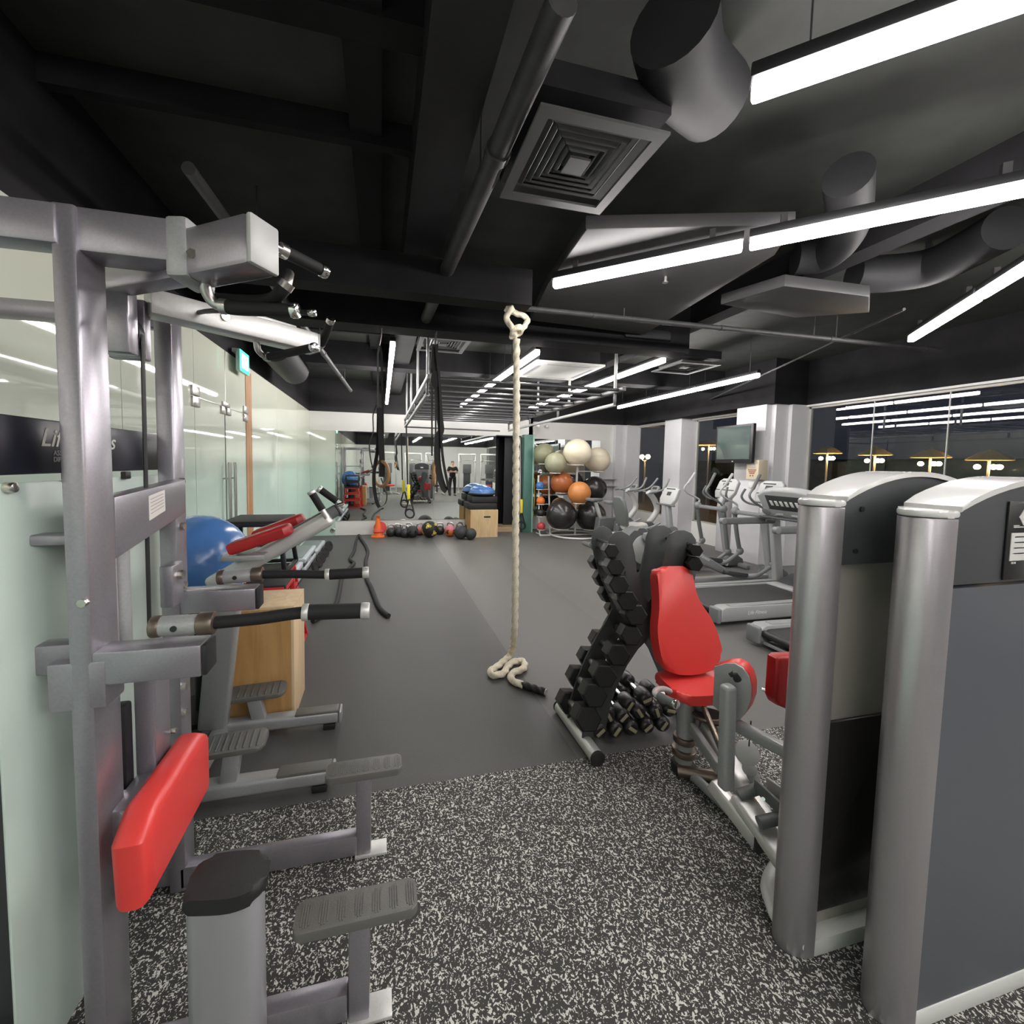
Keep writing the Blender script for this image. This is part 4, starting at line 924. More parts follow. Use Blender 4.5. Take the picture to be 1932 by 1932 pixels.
def medball(px, py, r, m, label, extra=None, y=None, grp='medicine balls along the white kerb'):
    p = at(px, py, z=0); c = V((p.x, min(p.y, 9.5 - r), r)); t = thing('medicine_ball', label, 'medicine ball', (c.x, c.y, 0), 0, grp)
    MB().sph(c, r, seg=30).obj('ball', m, t)
    if extra == 'spots':
        v = (EYE - c).normalized(); sx = V((1, 0, 0))
        for a, e in ((-20, 32), (-75, -15), (28, -22), (60, 40), (130, 10), (180, -20)):
            d = V((math.sin(math.radians(a)) * math.cos(math.radians(e)), -math.cos(math.radians(a)) * math.cos(math.radians(e)), math.sin(math.radians(e))))
            q = MB(); M = fr(c, d.orthogonal(), d.cross(d.orthogonal())); rr = r * .40; bm = bmesh.new(); vs = []
            N = 12; ctr = bm.verts.new(d * (r * 1.012)); ring = []
            for k in range(N):
                an = 2 * PI * k / N; rad = rr * (.75 + .35 * math.cos(3 * an)); w = M.to_3x3() @ V((math.cos(an) * rad, math.sin(an) * rad, 0)); ring.append(bm.verts.new((d * r + w).normalized() * r * 1.008))
            for k in range(N): bm.faces.new((ctr, ring[k], ring[(k + 1) % N]))
            q.add(bm, Matrix.Translation(c)); q.obj('yellow_patch', 'ball_yellow', t)
    if extra == 'grip':
        for s in (-1, 1): MB().tube([c + V((s * r * .5, -r * .86, r * .3)), c + V((s * r * .75, -r * 1.02, 0)), c + V((s * r * .5, -r * .86, -r * .3))], r * .14, 10, 5).obj('grip_handle', 'ball_black', t)
        MB().sph(c + V((0, 0, r * .12)), r * 1.003, (1, 1, .9), 24).obj('top_shell', 'ball_pink' if m == 'ball_orange' else m, t)
    if extra == 'seam': MB().torus(c, r + .001, .004, (.3, .2, 1), 30, 6).obj('seam', 'ball_orange', t)
medball(811, 1014, .185, 'ball_black', 'big black medicine ball with yellow patches', 'spots')
medball(778, 1014, .13, 'ball_charcoal', 'dark grip medicine ball left of the yellow patched ball', 'grip')
medball(849, 1012, .125, 'ball_orange', 'pink and orange grip medicine ball in the kerb row', 'grip')
medball(869, 1017, .145, 'ball_charcoal', 'charcoal medicine ball, left one of the dark pair')
medball(888, 1018, .125, 'ball_charcoal', 'charcoal medicine ball right beside the far plywood box')
medball(878, 1008, .11, 'ball_black', 'black and orange ball behind the charcoal pair', 'seam')
medball(791, 1008, .10, 'ball_pink', 'small pinkish ball tucked left of the yellow patched ball')
# ---- orange cones
mat('cone_orange', (.90, .17, .02), .5); mat('disc_red', (.70, .08, .06), .5)
p = at(713, 1010, z=0); p.y = min(p.y, 9.3)
t = thing('marker_cone', 'bright orange marker cone stack standing before the white kerb', 'cone', p)
MB().lathe([(.15, 0), (.15, .02), (.10, .03), (.085, .09), (.05, .34), (.035, .40), (0, .40)], Matrix.Translation(p), 20).obj('cone', 'cone_orange', t)
MB().box(p + V((0, 0, .012)), (.27, .27, .022), bev=.008).obj('base', 'cone_orange', t)
MB().lathe([(.10, .10), (.112, .12), (.075, .19), (.06, .2)], Matrix.Translation(p), 20).obj('stacked_cone_rim', 'disc_red', t)
q = p + V((.05, .12, 0)); t = thing('marker_disc', 'red round marker disc leaning behind the orange cones', 'marker disc', q)
MB().lathe([(.04, -.004), (.13, -.008), (.14, 0), (.13, .008), (.04, .004)], Matrix.Translation(q + V((0, 0, .18))) @ Matrix.Rotation(PI / 2 - .15, 4, 'X'), 24).obj('disc', 'disc_red', t)
# ---- exercise ball tree
mat('rack_white', (.72, .72, .70), .35)
mat('ball_cream', (.64, .58, .44), .42, spec=.5); mat('ball_olive', (.22, .225, .135), .4); mat('ball_sage', (.30, .30, .20), .42); mat('ball_tan', (.43, .38, .28), .42); mat('ball_rust', (.34, .10, .03), .35); mat('ball_amber', (.52, .20, .055), .38); mat('ball_jet', (.022, .021, .021), .26, spec=.6)
BX, BYc = 4.45, 8.85
t = thing('ball_rack', 'white ring stand holding the big exercise balls in the far corner', 'rack', (BX, BYc, 0))
MB().tube([(BX, BYc, .0), (BX, BYc, 1.72)], .024, 14).obj('pole', 'rack_white', t)
MB().torus((BX - .05, BYc - .05, .03), .55, .022, (0, 0, 1), 48, 10).obj('base_ring', 'rack_white', t)
MB().bar((BX - .6, BYc - .05, .03), (BX + .5, BYc - .05, .03), .03, .03).obj('base_bar', 'rack_white', t)
BALLS = [(1089, 854, 26, 8.5, 'ball_cream', 'biggest cream exercise ball topmost on the ring stand'), (1127, 868, 24, 8.9, 'ball_cream', 'cream exercise ball at right of the upper tier'), (1071, 874, 22.5, 9.35, 'ball_tan', 'tan exercise ball half hidden under the topmost cream ball'), (1048, 874, 20.5, 8.65, 'ball_sage', 'sage green exercise ball in the upper tier'), (1027, 857, 20.5, 9.15, 'ball_olive', 'olive exercise ball at the left of the upper tier'),
         (1060, 911, 21, 8.75, 'ball_rust', 'rust orange exercise ball in the middle tier'), (1035, 914, 21, 9.5, 'ball_rust', 'rust exercise ball hidden behind the orange one at left'), (1093, 930, 21.5, 8.4, 'ball_amber', 'light orange exercise ball in front of the pole'), (1121, 922, 23.5, 9.0, 'ball_jet', 'black exercise ball at right of the middle tier'), (1083, 908, 18, 9.3, 'ball_jet', 'black exercise ball mostly hidden behind the orange one'),
         (1059, 972, 28.5, 8.6, 'ball_jet', 'big black exercise ball at lower left of the stand'), (1114, 973, 28.5, 8.7, 'ball_jet', 'big black exercise ball at lower right of the stand'), (1087, 962, 17, 9.4, 'ball_amber', 'orange exercise ball behind the two low black balls')]
for px, py, rp, y, m, lab in BALLS:
    c = at(px, py, y=y); dep = (c - EYE).dot(FWD); r = rp * dep / FPX
    b = thing('exercise_ball', lab, 'exercise ball', c - V((0, 0, r)), 0, 'exercise balls on the ring stand')
    MB().sph(c, r, seg=40).obj('ball', m, b)
    rb = MB(); 
    for q in (-.35, .35): rb.torus(c + V((0, 0, q * r)), r * math.sqrt(1 - q * q) + .0005, .0012, (0, 0, 1), 40, 4)
    objs(rb, 'seam_line', m, b)
    zr = c.z - r * .86; MB().torus((c.x, c.y, zr - .012), r * .5, .010, (0, 0, 1), 28, 8).obj('ring_holder', 'rack_white', t)
    d = V((c.x - BX, c.y - BYc, 0)); L = d.length
    if L > r * .5: MB().tube([(BX, BYc, zr - .012), (c.x - d.x / L * r * .5, c.y - d.y / L * r * .5, zr - .012)], .010, 8).obj('arm', 'rack_white', t)
# ---- medicine ball ladder
mx, my = at(1020, 1006, z=0).x, 9.12
t = thing('medicine_ball_rack', 'narrow white ladder rack of small medicine balls beside the green post', 'rack', (mx, my, 0))
hz = at(1018, 897, y=my).z
for s in (-.13, .13): MB().bar((mx + s, my - .12, 0), (mx + s, my + .05, hz), .03, .03, up=(1, 0, 0), bev=.004).obj('upright', 'rack_white', t)
MB().torus((mx + .02, my + .06, hz - .12), .16, .02, (0, 1, .1), 26, 8).obj('hoop', 'green_panel', t)
MB().bar((mx - .18, my - .25, .02), (mx + .3, my - .25, .02), .04, .03).obj('foot_bar', 'rack_white', t)
for s in (-.13, .13): MB().bar((mx + s, my - .27, .02), (mx + s, my + .1, .02), .03, .03).obj('foot_bar', 'rack_white', t)
mat('ball_blue2', (.05, .16, .42), .4)
for px, py, m, lab in ((1019, 917, 'ball_blue2', 'blue medicine ball at the top of the ladder rack'), (1020, 945, 'ball_orange', 'orange medicine ball second from the top of the ladder rack'), (1020, 968, 'ball_black', 'black medicine ball third from the top of the ladder rack'), (1021, 993, 'ball_red', 'red medicine ball at the bottom of the ladder rack')):
    c = at(px, py, y=my - .10); r = .098
    b = thing('medicine_ball', lab, 'medicine ball', c - V((0, 0, r)), 0, 'small balls on the ladder rack'); MB().sph(c, r, seg=26).obj('ball', m, b)
    if m == 'ball_blue2': MB().torus(c - V((0, r * .95, 0)), .03, .012, (0, 1, 0), 18, 6).obj('valve_ring', 'ball_blue2', b)
    MB().torus((c.x, c.y, c.z - r * .8), .085, .008, (0, 0, 1), 22, 6).obj('ball_cradle', 'rack_white', t)
    for s in (-.13, .13): MB().bar((mx + s, c.y + .02, c.z - r * .8), (c.x + (.084 if s > 0 else -.084), c.y, c.z - r * .8), .014, .014).obj('cradle_arm', 'rack_white', t)
# ---- exercise tubes hanging on the mirror edge
for i, (px, m) in enumerate(((1002, 'ball_black'), (1006, 'ball_yellow'), (1009, 'ball_black'))):
    a, b = at(px, 898 + 4 * i, y=9.58), at(px - 1, 985 - 8 * i, y=9.56)
    t = thing('exercise_tube', ['black exercise tube hanging nearest the green post', 'yellow exercise tube hanging between two black ones', 'black exercise tube hanging behind the ladder rack'][i], 'resistance band', a, 0, 'exercise tubes hanging by the green post')
    MB().tube([a + V((-.03, 0, 0)), a.lerp(b, .5) + V((-.05, 0, 0)), b, a.lerp(b, .5) + V((.04, 0, 0)), a + V((.03, 0, 0))], .012, 8, 6).obj('tube', m, t); MB().cyl(a + V((0, .04, 0)), a + V((0, -.03, 0)), .008, seg=8).obj('peg', 'steel', t)
# ---- pale wall board and security camera
t = thing('wall_board', 'pale grey wire shelf board on the wall right of the ball stand', 'shelf', at(1147, 950, y=9.88))
a, b = at(1128, 1000, y=9.885), at(1160, 872, y=9.885)
MB().span((a.x, 9.875, a.z), (b.x - .02, 9.895, b.z)).obj('board', 'grey_paint', t)
for py in (905, 918): z = at(1150, py, y=9.8).z; MB().span((a.x, 9.72, z), (b.x - .02, 9.875, z + .012)).obj('shelf', 'steel', t)
p = at(1015, 803, y=9.58)
t = thing('security_camera', 'small white security camera on the wall above the ball stand', 'camera', p)
MB().sph(p - V((0, .02, 0)), .05, seg=18).obj('dome', 'white_paint', t); q = at(1028, 804, y=9.88); MB().cyl(q, q - V((-.02, .1, .02)), .03, seg=14, bev=.006).obj('body', 'white_paint', t)
# ================================================================ CARDIO MACHINES ALONG THE WINDOWS
def yz(o=(0, 0, 0)): return Matrix.Translation(V(o)) @ Matrix(((0, 0, 1, 0), (1, 0, 0, 0), (0, 1, 0, 0), (0, 0, 0, 1)))
def xz(y0): return Matrix(((1, 0, 0, 0), (0, 0, -1, y0), (0, 1, 0, 0), (0, 0, 0, 1)))      # outline in x,z; thickness towards -y
mat('belt', (.030, .031, .030), .55, bump=.25, bscale=500); mat('rail_silver', (.40, .41, .41), .42, metal=.3, bump=.1, bscale=300); mat('rail_tread', (.26, .27, .265), .6, bump=.3, bscale=220)
mat('console_face', (.40, .41, .41), .35); mat('screen_dark', (.05, .055, .055), .25); mat('print_white', (.75, .75, .74), .4); mat('arm_grey', (.13, .14, .135), .5)
def letters(body, size, M, parent, m='print_white', sh=.35): return text_mesh(body, size, M, 'lettering', m, parent, .0005, sh)
def treadmill():
    t = thing('treadmill', '', 'treadmill'); L, w = 1.95, .37
    for s in (-1, 1):
        r = MB().prism([(0, .05), (.02, .045), (L, .045), (L, .185), (.06, .2), (.0, .19)], .13, xz(s * w + .065), bev=.022, seg=3).obj('side_rail', 'rail_silver', t, local=True)
        MB().box((L / 2 + .04, s * w, .2), (L - .22, .075, .008), bev=.003).obj('foot_strip', 'rail_tread', r, local=True)
        MB().box((-.012, s * w, .115), (.05, .14, .16), bev=.02, seg=3).obj('end_cap', 'grey_plastic', t, local=True)
        letters('Life Fitness', .055, Matrix.Translation((.33, s * (w + .066), .115)) @ Matrix.Rotation(PI / 2, 4, 'X') if s < 0 else Matrix.Translation((.7, s * (w + .066), .115)) @ Matrix.Rotation(PI, 4, 'Z') @ Matrix.Rotation(PI / 2, 4, 'X'), r)
    MB().prism([(.03, .125), (.05, .16), (.08, .172), (L - .1, .172), (L - .1, .12)], 2 * w - .13, xz(w - .065)).obj('belt', 'belt', t, local=True)
    MB().cyl((.03, -w + .06, .135), (.03, w - .06, .135), .032, seg=16).obj('rear_roller', 'black_plastic', t, local=True)
    MB().box((.05, 0, .05), (.05, 2 * w - .13, .03), bev=.006).obj('rear_beam', 'rail_silver', t, local=True)
    MB().prism([(L - .42, .17), (L - .34, .235), (L - .18, .30), (L - .02, .30), (L + .03, .24), (L + .03, .04), (L - .42, .04)], 2 * w - .12, xz(w - .06), bev=.03, seg=3).obj('motor_hood', 'dark_plastic', t, local=True)
    MB().box((L - .47, 0, .182), (.16, 2 * w - .1, .03), bev=.012).obj('hood_lip', 'light_plastic', t, local=True)
    for s in (-1, 1):
        MB().bar((L - .28, s * (w + .005), .06), (L - .42, s * (w + .005), 1.08), .07, .13, up=(1, 0, 0), bev=.022, seg=3).obj('upright', 'rail_silver', t, local=True)
        MB().box((L - .29, s * w, .10), (.30, .13, .13), bev=.03).obj('upright_foot', 'light_plastic', t, local=True)
        h = MB().bar((L - 1.22, s * (w - .01), .985), (L - .42, s * (w - .01), .985), .055, .085, bev=.026, seg=4).obj('handrail', 'arm_grey', t, local=True)
        MB().cyl((L - 1.22, s * (w - .01) - .028, .985), (L - 1.22, s * (w - .01) + .028, .985), .038, seg=18, bev=.006).obj('rail_end', 'grey_plastic', h, local=True)
        MB().tube([(L - .60, s * .33, .985), (L - .50, s * .30, 1.0), (L - .62, s * .16, 1.08), (L - .64, s * .05, 1.09)], .019, 12, 6).obj('pulse_grip', 'grey_plastic', t, local=True)
    M = Matrix.Translation((L - .50, 0, 1.07)) @ Matrix.Rotation(-.62, 4, 'Y')
    MB().prism([(-.42, -.02), (-.39, -.06), (.39, -.06), (.42, -.02), (.40, .30), (.28, .37), (.14, .40), (-.14, .40), (-.28, .37), (-.40, .30)], .10, M @ yz((-.02, 0, 0)), bev=.028, seg=3).obj('console', 'console_face', t, local=True)
    c = t.children[-1] if t.children else None
    MB().prism([(-.30, .10), (.30, .10), (.27, .32), (-.27, .32)], .006, M @ yz((-.0245, 0, 0)), bev=.002).obj('display', 'screen_dark', t, local=True)
    b = MB()
    for k in range(8): b.box((-.026, -.23 + k * .065, .205), (.004, .034, .075), M, bev=.001)
    objs(b, 'display_window', 'print_white', t, local=True)
    for s in (-1, 1): MB().cyl(M @ V((-.03, s * .37, .05)), M @ V((-.015, s * .37, .05)), .055, seg=24, bev=.004).obj('fan_grille', 'grey_plastic', t, local=True)
    MB().cyl(M @ V((-.03, .0, .03)), M @ V((-.01, .0, .03)), .016, seg=14).obj('stop_button', 'ball_red', t, local=True)
    MB().box((L - .66, 0, 1.05), (.14, .62, .03), bev=.012).obj('accessory_tray', 'dark_plastic', t, local=True)
    return t
GT = 'treadmills facing the windows'
tm = treadmill(); tm.location = (3.42, 3.92, 0); tm['label'] = 'grey treadmill behind the red seat, with grey side rail and wide console'; tm['group'] = GT
place(tm, (3.40, 2.70, 0), 0, 'grey treadmill nearest the weight towers, only its rear end showing', GT)
def elliptical():
    t = thing('elliptical_trainer', '', 'elliptical trainer')
    MB().bar((-.34, 0, .07), (1.9, 0, .07), .10, .075, bev=.02).obj('base_beam', 'rail_silver', t, local=True)
    for x in (-.30, 1.86): MB().bar((x, -.30, .045), (x, .30, .045), .08, .07, bev=.02).obj('stabiliser', 'grey_plastic', t, local=True)
    pts = catmull([(.30, .02, 0), (.33, .22, 0), (.30, .45, 0), (.12, .66, 0), (-.10, .68, 0), (-.28, .52, 0), (-.34, .30, 0), (-.30, .10, 0), (-.2, .03, 0)], 5)
    MB().prism([(p.x, p.y) for p in pts], .26, xz(.13), bev=.03, seg=3).obj('drive_housing', 'mid_plastic', t, local=True)
    for s in (-1, 1):
        MB().cyl((.05, s * .131, .36), (.05, s * .150, .36), .24, seg=40, bev=.012).obj('side_disc', 'light_plastic' if s < 0 else 'grey_plastic', t, local=True)
        e, z1 = (.02, .56) if s < 0 else (-.10, .40)
        a = MB().prism([(e - .02, z1 - .08), (e - .07, z1 - .01), (e - .05, z1 + .07), (e + .05, z1 + .09), (.72, .34 + .05 * s), (.76, .29 + .05 * s), (.72, .24 + .05 * s)], .075, xz(s * .20 + .0375), bev=.03, seg=3).obj('link_arm', 'grey_plastic' if s < 0 else 'mid_plastic', t, local=True)
        th = math.atan2((.32 + .05 * s) - (z1 + .03), .72 - e)
        if s < 0: letters('Life Fitness', .06, Matrix.Translation((e + .17, -.2385, z1 - .055)) @ Matrix.Rotation(PI / 2, 4, 'X') @ Matrix.Rotation(th, 4, 'Z'), a)
        MB().tube([(.68, s * .2, .29 + .05 * s), (.95, s * .22, .20 + .04 * s), (1.18, s * .25, .19 + .04 * s), (1.44, s * .27, .33 + .04 * s)], .026, 12, 6).obj('pedal_tube', 'grey_plastic', t, local=True)
        MB().prism(rrect(.40, .15, .05), .05, Matrix.Translation((.86, s * .22, .235 + .05 * s)) @ Matrix.Rotation(.16, 4, 'Y'), bev=.012).obj('pedal', 'dark_plastic', t, local=True)
        MB().sph((1.46, s * .275, .35 + .04 * s), .055, (1, .8, 1.1), 18).obj('lower_joint', 'grey_plastic', t, local=True)
        MB().tube([(1.45, s * .275, .37 + .04 * s), (1.38, s * .28, .70), (1.33, s * .28, .99)], .030, 14, 5).obj('lever', 'arm_grey', t, local=True)
        MB().sph((1.33, s * .27, 1.0), .06, (1, 1, 1.1), 18).obj('pivot_knob', 'grey_plastic', t, local=True)
        f = .06 * s
        MB().tube([(1.33, s * .28, 1.02), (1.30 + f, s * .28, 1.10), (1.10 + f, s * .30, 1.20), (1.02 + f, s * .31, 1.29), (1.10 + f, s * .30, 1.40), (1.20 + f, s * .28, 1.55)], .0155, 12, 6).obj('moving_handle', 'grey_plastic' if s < 0 else 'light_plastic', t, local=True)
        MB().tube([(1.08 + f, s * .30, 1.37), (1.20 + f, s * .28, 1.56)], .021, 12).obj('handle_grip', 'arm_grey' if s < 0 else 'light_plastic', t, local=True)
        MB().tube([(1.60, s * .05, 1.10), (1.48, s * .20, 1.13), (1.40, s * .24, 1.22), (1.44, s * .22, 1.34)], .016, 12, 6).obj('fixed_handle', 'arm_grey', t, local=True)
    MB().bar((1.33, -.30, .99), (1.33, .30, .99), .06, .06, bev=.02).obj('pivot_axle', 'grey_plastic', t, local=True)
    MB().tube([(1.74, 0, .08), (1.60, 0, .75), (1.54, 0, 1.0), (1.60, 0, 1.20)], [.055, .055, .055, .055], 16, 6).obj('upright', 'rail_silver', t, local=True)
    MB().prism([(1.62, .03), (1.95, .03), (1.93, .14), (1.80, .22), (1.68, .17)], .24, xz(.12), bev=.02).obj('front_shroud', 'mid_plastic', t, local=True)
    M = Matrix.Translation((1.60, 0, 1.16)) @ Matrix.Rotation(-.45, 4, 'Y').inverted() @ Matrix.Rotation(-.9, 4, 'Y').inverted().inverted()
    M = Matrix.Translation((1.58, 0, 1.14)) @ Matrix.Rotation(.42, 4, 'Y')
    MB().prism([(-.15, 0), (.15, 0), (.20, .10), (.19, .30), (.13, .35), (-.13, .35), (-.19, .30), (-.20, .10)], .07, M @ yz((-.035, 0, 0)), bev=.02, seg=3).obj('console', 'light_plastic', t, local=True)
    MB().box((-.037, 0, .14), (.006, .36, .014), M).obj('reading_ledge', 'dark_plastic', t, local=True)
    MB().box((-.037, .02, .24), (.004, .11, .05), M).obj('screen', 'screen_dark', t, local=True)
    MB().box((-.037, .03, .295), (.004, .2, .018), M).obj('screen_strip', 'screen_dark', t, local=True)
    return t
GE = 'elliptical trainers facing the windows'
el = elliptical(); el.location = (3.86, 4.86, 0); el['label'] = 'nearer elliptical trainer, its link arm showing right of the dumbbell rack'; el['group'] = GE
place(el, (3.95, 5.72, 0), 0, 'farther elliptical trainer with round pale disc behind the dumbbell rack', GE)
def bike():
    t = thing('exercise_bike', '', 'exercise bike')
    for x in (-.45, .62): MB().bar((x, -.26, .04), (x, .26, .04), .09, .07, bev=.02).obj('stabiliser', 'grey_plastic', t, local=True)
    MB().bar((-.45, 0, .06), (.62, 0, .06), .09, .06, bev=.01).obj('base_beam', 'rail_silver', t, local=True)
    MB().prism([(-.30, .08), (.52, .08), (.60, .20), (.56, .48), (.40, .60), (.10, .56), (-.10, .62), (-.30, .60), (-.34, .3)], .17, xz(.085), bev=.03, seg=3).obj('housing', 'mid_plastic', t, local=True)
    MB().bar((-.22, 0, .55), (-.36, 0, .92), .07, .06, up=(1, 0, 0), bev=.01).obj('seat_post', 'light_plastic', t, local=True)
    MB().prism([(-.16, -.11), (-.10, -.13), (.02, -.07), (.15, -.025), (.17, 0), (.15, .025), (.02, .07), (-.10, .13), (-.16, .11)], .06, Matrix.Translation((-.36, 0, .93)), bev=.022, seg=3).obj('saddle', 'arm_grey', t, local=True)
    MB().tube([(.34, 0, .50), (.56, 0, .78), (.50, 0, 1.0), (.36, 0, 1.16)], .055, 14, 6).obj('handlebar_post', 'light_plastic', t, local=True)
    for s in (-1, 1):
        MB().tube([(.40, 0, 1.14), (.38, s * .20, 1.16), (.28, s * .24, 1.16), (.22, s * .23, 1.15)], .019, 12, 6).obj('handlebar', 'arm_grey', t, local=True)
        MB().tube([(.30, s * .20, 1.16), (.48, s * .22, 1.20), (.58, s * .20, 1.27), (.68, s * .16, 1.42)], .019, 12, 6).obj('aero_bar', 'grey_plastic', t, local=True)
        MB().cyl((.12, s * .09, .30), (.12, s * .14, .30), .05, seg=18).obj('crank_hub', 'pale_plastic', t, local=True)
        MB().bar((.12, s * .15, .30), (.12 - .1 * s, s * .15, .18 if s > 0 else .42), .02, .03).obj('crank', 'light_plastic', t, local=True)
        MB().box((.12 - .1 * s, s * .21, .18 if s > 0 else .42), (.10, .09, .025), bev=.008).obj('pedal', 'dark_plastic', t, local=True)
    M = Matrix.Translation((.44, 0, 1.16)) @ Matrix.Rotation(.5, 4, 'Y')
    MB().prism(rrect(.22, .13, .04), .04, M @ yz((.02, 0, .08)), bev=.016).obj('console', 'grey_plastic', t, local=True)
    MB().box((.018, 0, .09), (.004, .12, .05), M).obj('screen', 'screen_dark', t, local=True)
    return t
GB = 'upright exercise bikes by the far window'
bk = bike(); bk.location = (4.66, 6.98, 0); bk['label'] = 'upright exercise bike nearer to the viewer by the far window'; bk['group'] = GB
place(bk, (4.58, 7.55, 0), 0, 'upright exercise bike farther back beside the ball stand', GB)
def recumbent(loc, label):
    t = thing('recumbent_bike', label, 'exercise bike', loc)
    MB().bar((-.75, 0, .07), (.5, 0, .07), .12, .08, bev=.02).obj('base_beam', 'rail_silver', t, local=True)
    for x in (-.72, .52): MB().bar((x, -.28, .04), (x, .28, .04), .09, .07, bev=.02).obj('stabiliser', 'grey_plastic', t, local=True)
    pts = catmull([(.40, .05, 0), (.50, .25, 0), (.44, .56, 0), (.28, .60, 0), (.05, .52, 0), (-.12, .42, 0), (-.14, .2, 0), (-.05, .05, 0)], 4)
    MB().prism([(p.x, p.y) for p in pts], .20, xz(.10), bev=.03, seg=3).obj('housing', 'grey_plastic', t, local=True)
    MB().bar((-.85, 0, .46), (.02, 0, .42), .13, .12, bev=.03, seg=3).obj('seat_rail', 'light_plastic', t, local=True)
    MB().bar((-.8, 0, .10), (-.78, 0, .44), .12, .14, up=(1, 0, 0), bev=.02).obj('rear_support', 'mid_plastic', t, local=True)
    MB().prism(rrect(.40, .38, .12), .07, Matrix.Translation((-.38, 0, .58)) @ Matrix.Rotation(-.10, 4, 'Y'), bev=.025, seg=3).obj('seat_pad', 'light_plastic', t, local=True)
    MB().bar((-.44, 0, .48), (-.44, 0, .58), .12, .12, up=(1, 0, 0), bev=.02).obj('seat_mount', 'dark_plastic', t, local=True)
    M = Matrix.Translation((-.60, 0, .64)) @ Matrix.Rotation(-.22, 4, 'Y')
    MB().prism([(-.15, 0), (.15, 0), (.19, .2), (.17, .42), (.10, .50), (-.10, .50), (-.17, .42), (-.19, .2)], .06, M @ yz((-.03, 0, 0)), bev=.022, seg=3).obj('backrest', 'arm_grey', t, local=True)
    for s in (-1, 1):
        MB().tube([(-.60, s * .18, .62), (-.40, s * .26, .60), (-.22, s * .27, .64), (-.08, s * .27, .70)], .017, 12, 6).obj('side_handle', 'grey_plastic', t, local=True)
        MB().cyl((.16, s * .10, .36), (.16, s * .15, .36), .05, seg=18).obj('crank_hub', 'pale_plastic', t, local=True)
        MB().bar((.16, s * .16, .36), (.16 - s * .0 - .14 * (-s), s * .16, .33), .02, .03).obj('crank', 'pale_plastic', t, local=True)
        MB().box((.16 + .14 * s, s * .22, .33), (.10, .09, .03), bev=.008).obj('pedal', 'dark_plastic', t, local=True)
    MB().bar((.34, 0, .55), (.27, 0, 1.02), .10, .08, up=(1, 0, 0), bev=.02).obj('console_post', 'rail_silver', t, local=True)
    M = Matrix.Translation((.24, 0, .98)) @ Matrix.Rotation(.42, 4, 'Y')
    MB().prism([(-.15, 0), (.15, 0), (.20, .10), (.19, .30), (.13, .33), (-.13, .33), (-.19, .30), (-.20, .10)], .07, M @ yz((-.035, 0, 0)), bev=.02, seg=3).obj('console', 'light_plastic', t, local=True)
    MB().box((-.037, 0, .2), (.004, .10, .07), M).obj('screen', 'screen_dark', t, local=True); MB().box((-.037, 0, .29), (.004, .22, .018), M).obj('screen_strip', 'screen_dark', t, local=True)
    MB().bar((.22, -.24, .98), (.22, .24, .98), .03, .03, bev=.012).obj('console_handle', 'arm_grey', t, local=True)
    return t
recumbent((4.66, 6.30, 0), 'recumbent exercise bike with low seat and upright console behind the ellipticals')
# ---- hanging television and alarm box on the column
t = thing('television', 'black wall television hanging on the white column before the windows', 'television', (6.05, 6.05, 1.73))
MB().span((6.0, 5.66, 1.735), (6.06, 6.44, 2.395), bev=.008).obj('casing', 'black_plastic', t)
mat('tv_glass', (.060, .085, .080), .06, spec=.9)
MB().span((5.996, 5.71, 1.80), (6.0005, 6.40, 2.36)).obj('screen', 'tv_glass', t)
MB().span((5.994, 6.03, 1.755), (5.9995, 6.06, 1.770)).obj('logo_plate', 'light_plastic', t)
MB().span((6.06, 5.9, 1.95), (6.30, 6.0, 2.2), bev=.01).obj('wall_bracket', 'black_plastic', t)
mat('beige_enamel', (.62, .54, .40), .45); mat('beige_side', (.50, .43, .30), .5); mat('print_brown', (.28, .11, .06), .5)
a = at(1409, 868, x=6.10); b = at(1430, 905, x=6.10)
t = thing('alarm_box', 'beige metal box with red printing on the column under the television', 'wall box', (6.2, b.y, b.z))
MB().span((6.10, b.y, b.z), (6.29, a.y, a.z), bev=.006).obj('cabinet', 'beige_enamel', t)
MB().span((6.094, b.y + .07, b.z + .19), (6.1005, b.y + .15, b.z + .28), bev=.002).obj('door_label', 'sticker', t)
for z, w in ((.15, .16), (.12, .13), (.095, .10)): MB().span((6.096, b.y + .10 - w / 2 + .02, b.z + z), (6.1005, b.y + .10 + w / 2 + .02, b.z + z + .018)).obj('warning_print', 'print_brown', t)
for y in (.09, .14): MB().span((6.096, b.y + y, b.z + .05), (6.1005, b.y + y + .02, b.z + .075)).obj('warning_print', 'print_brown', t)
p = at(1419, 915, x=6.285); t = tag(MB().span((6.27, p.y - .06, p.z - .05), (6.292, p.y + .06, p.z + .05), bev=.005).obj('wall_socket', 'white_paint', loc=p), 'white wall socket under the beige box', 'socket')
p = at(1376, 935, x=6.7)
t = thing('fire_bucket', 'red box showing behind the farther elliptical console at the window', 'box', (6.6, p.y, 0))
MB().span((6.5, p.y - .12, 0), (6.7, p.y + .08, 1.12), bev=.01).obj('stand', 'grey_paint', t); MB().span((6.48, p.y - .14, 1.12), (6.72, p.y + .1, at(1376, 925, x=6.5).z), bev=.01).obj('red_box', 'red_steel', t)
# ================================================================ RIGHT FOREGROUND
def on_plane(px, py, o, n):
    d = RGT * ((px - PCX) / FPX) + DWN * ((py - PCY) / FPX) + FWD; n = V(n)
    return EYE + d * ((V(o) - EYE).dot(n) / d.dot(n))
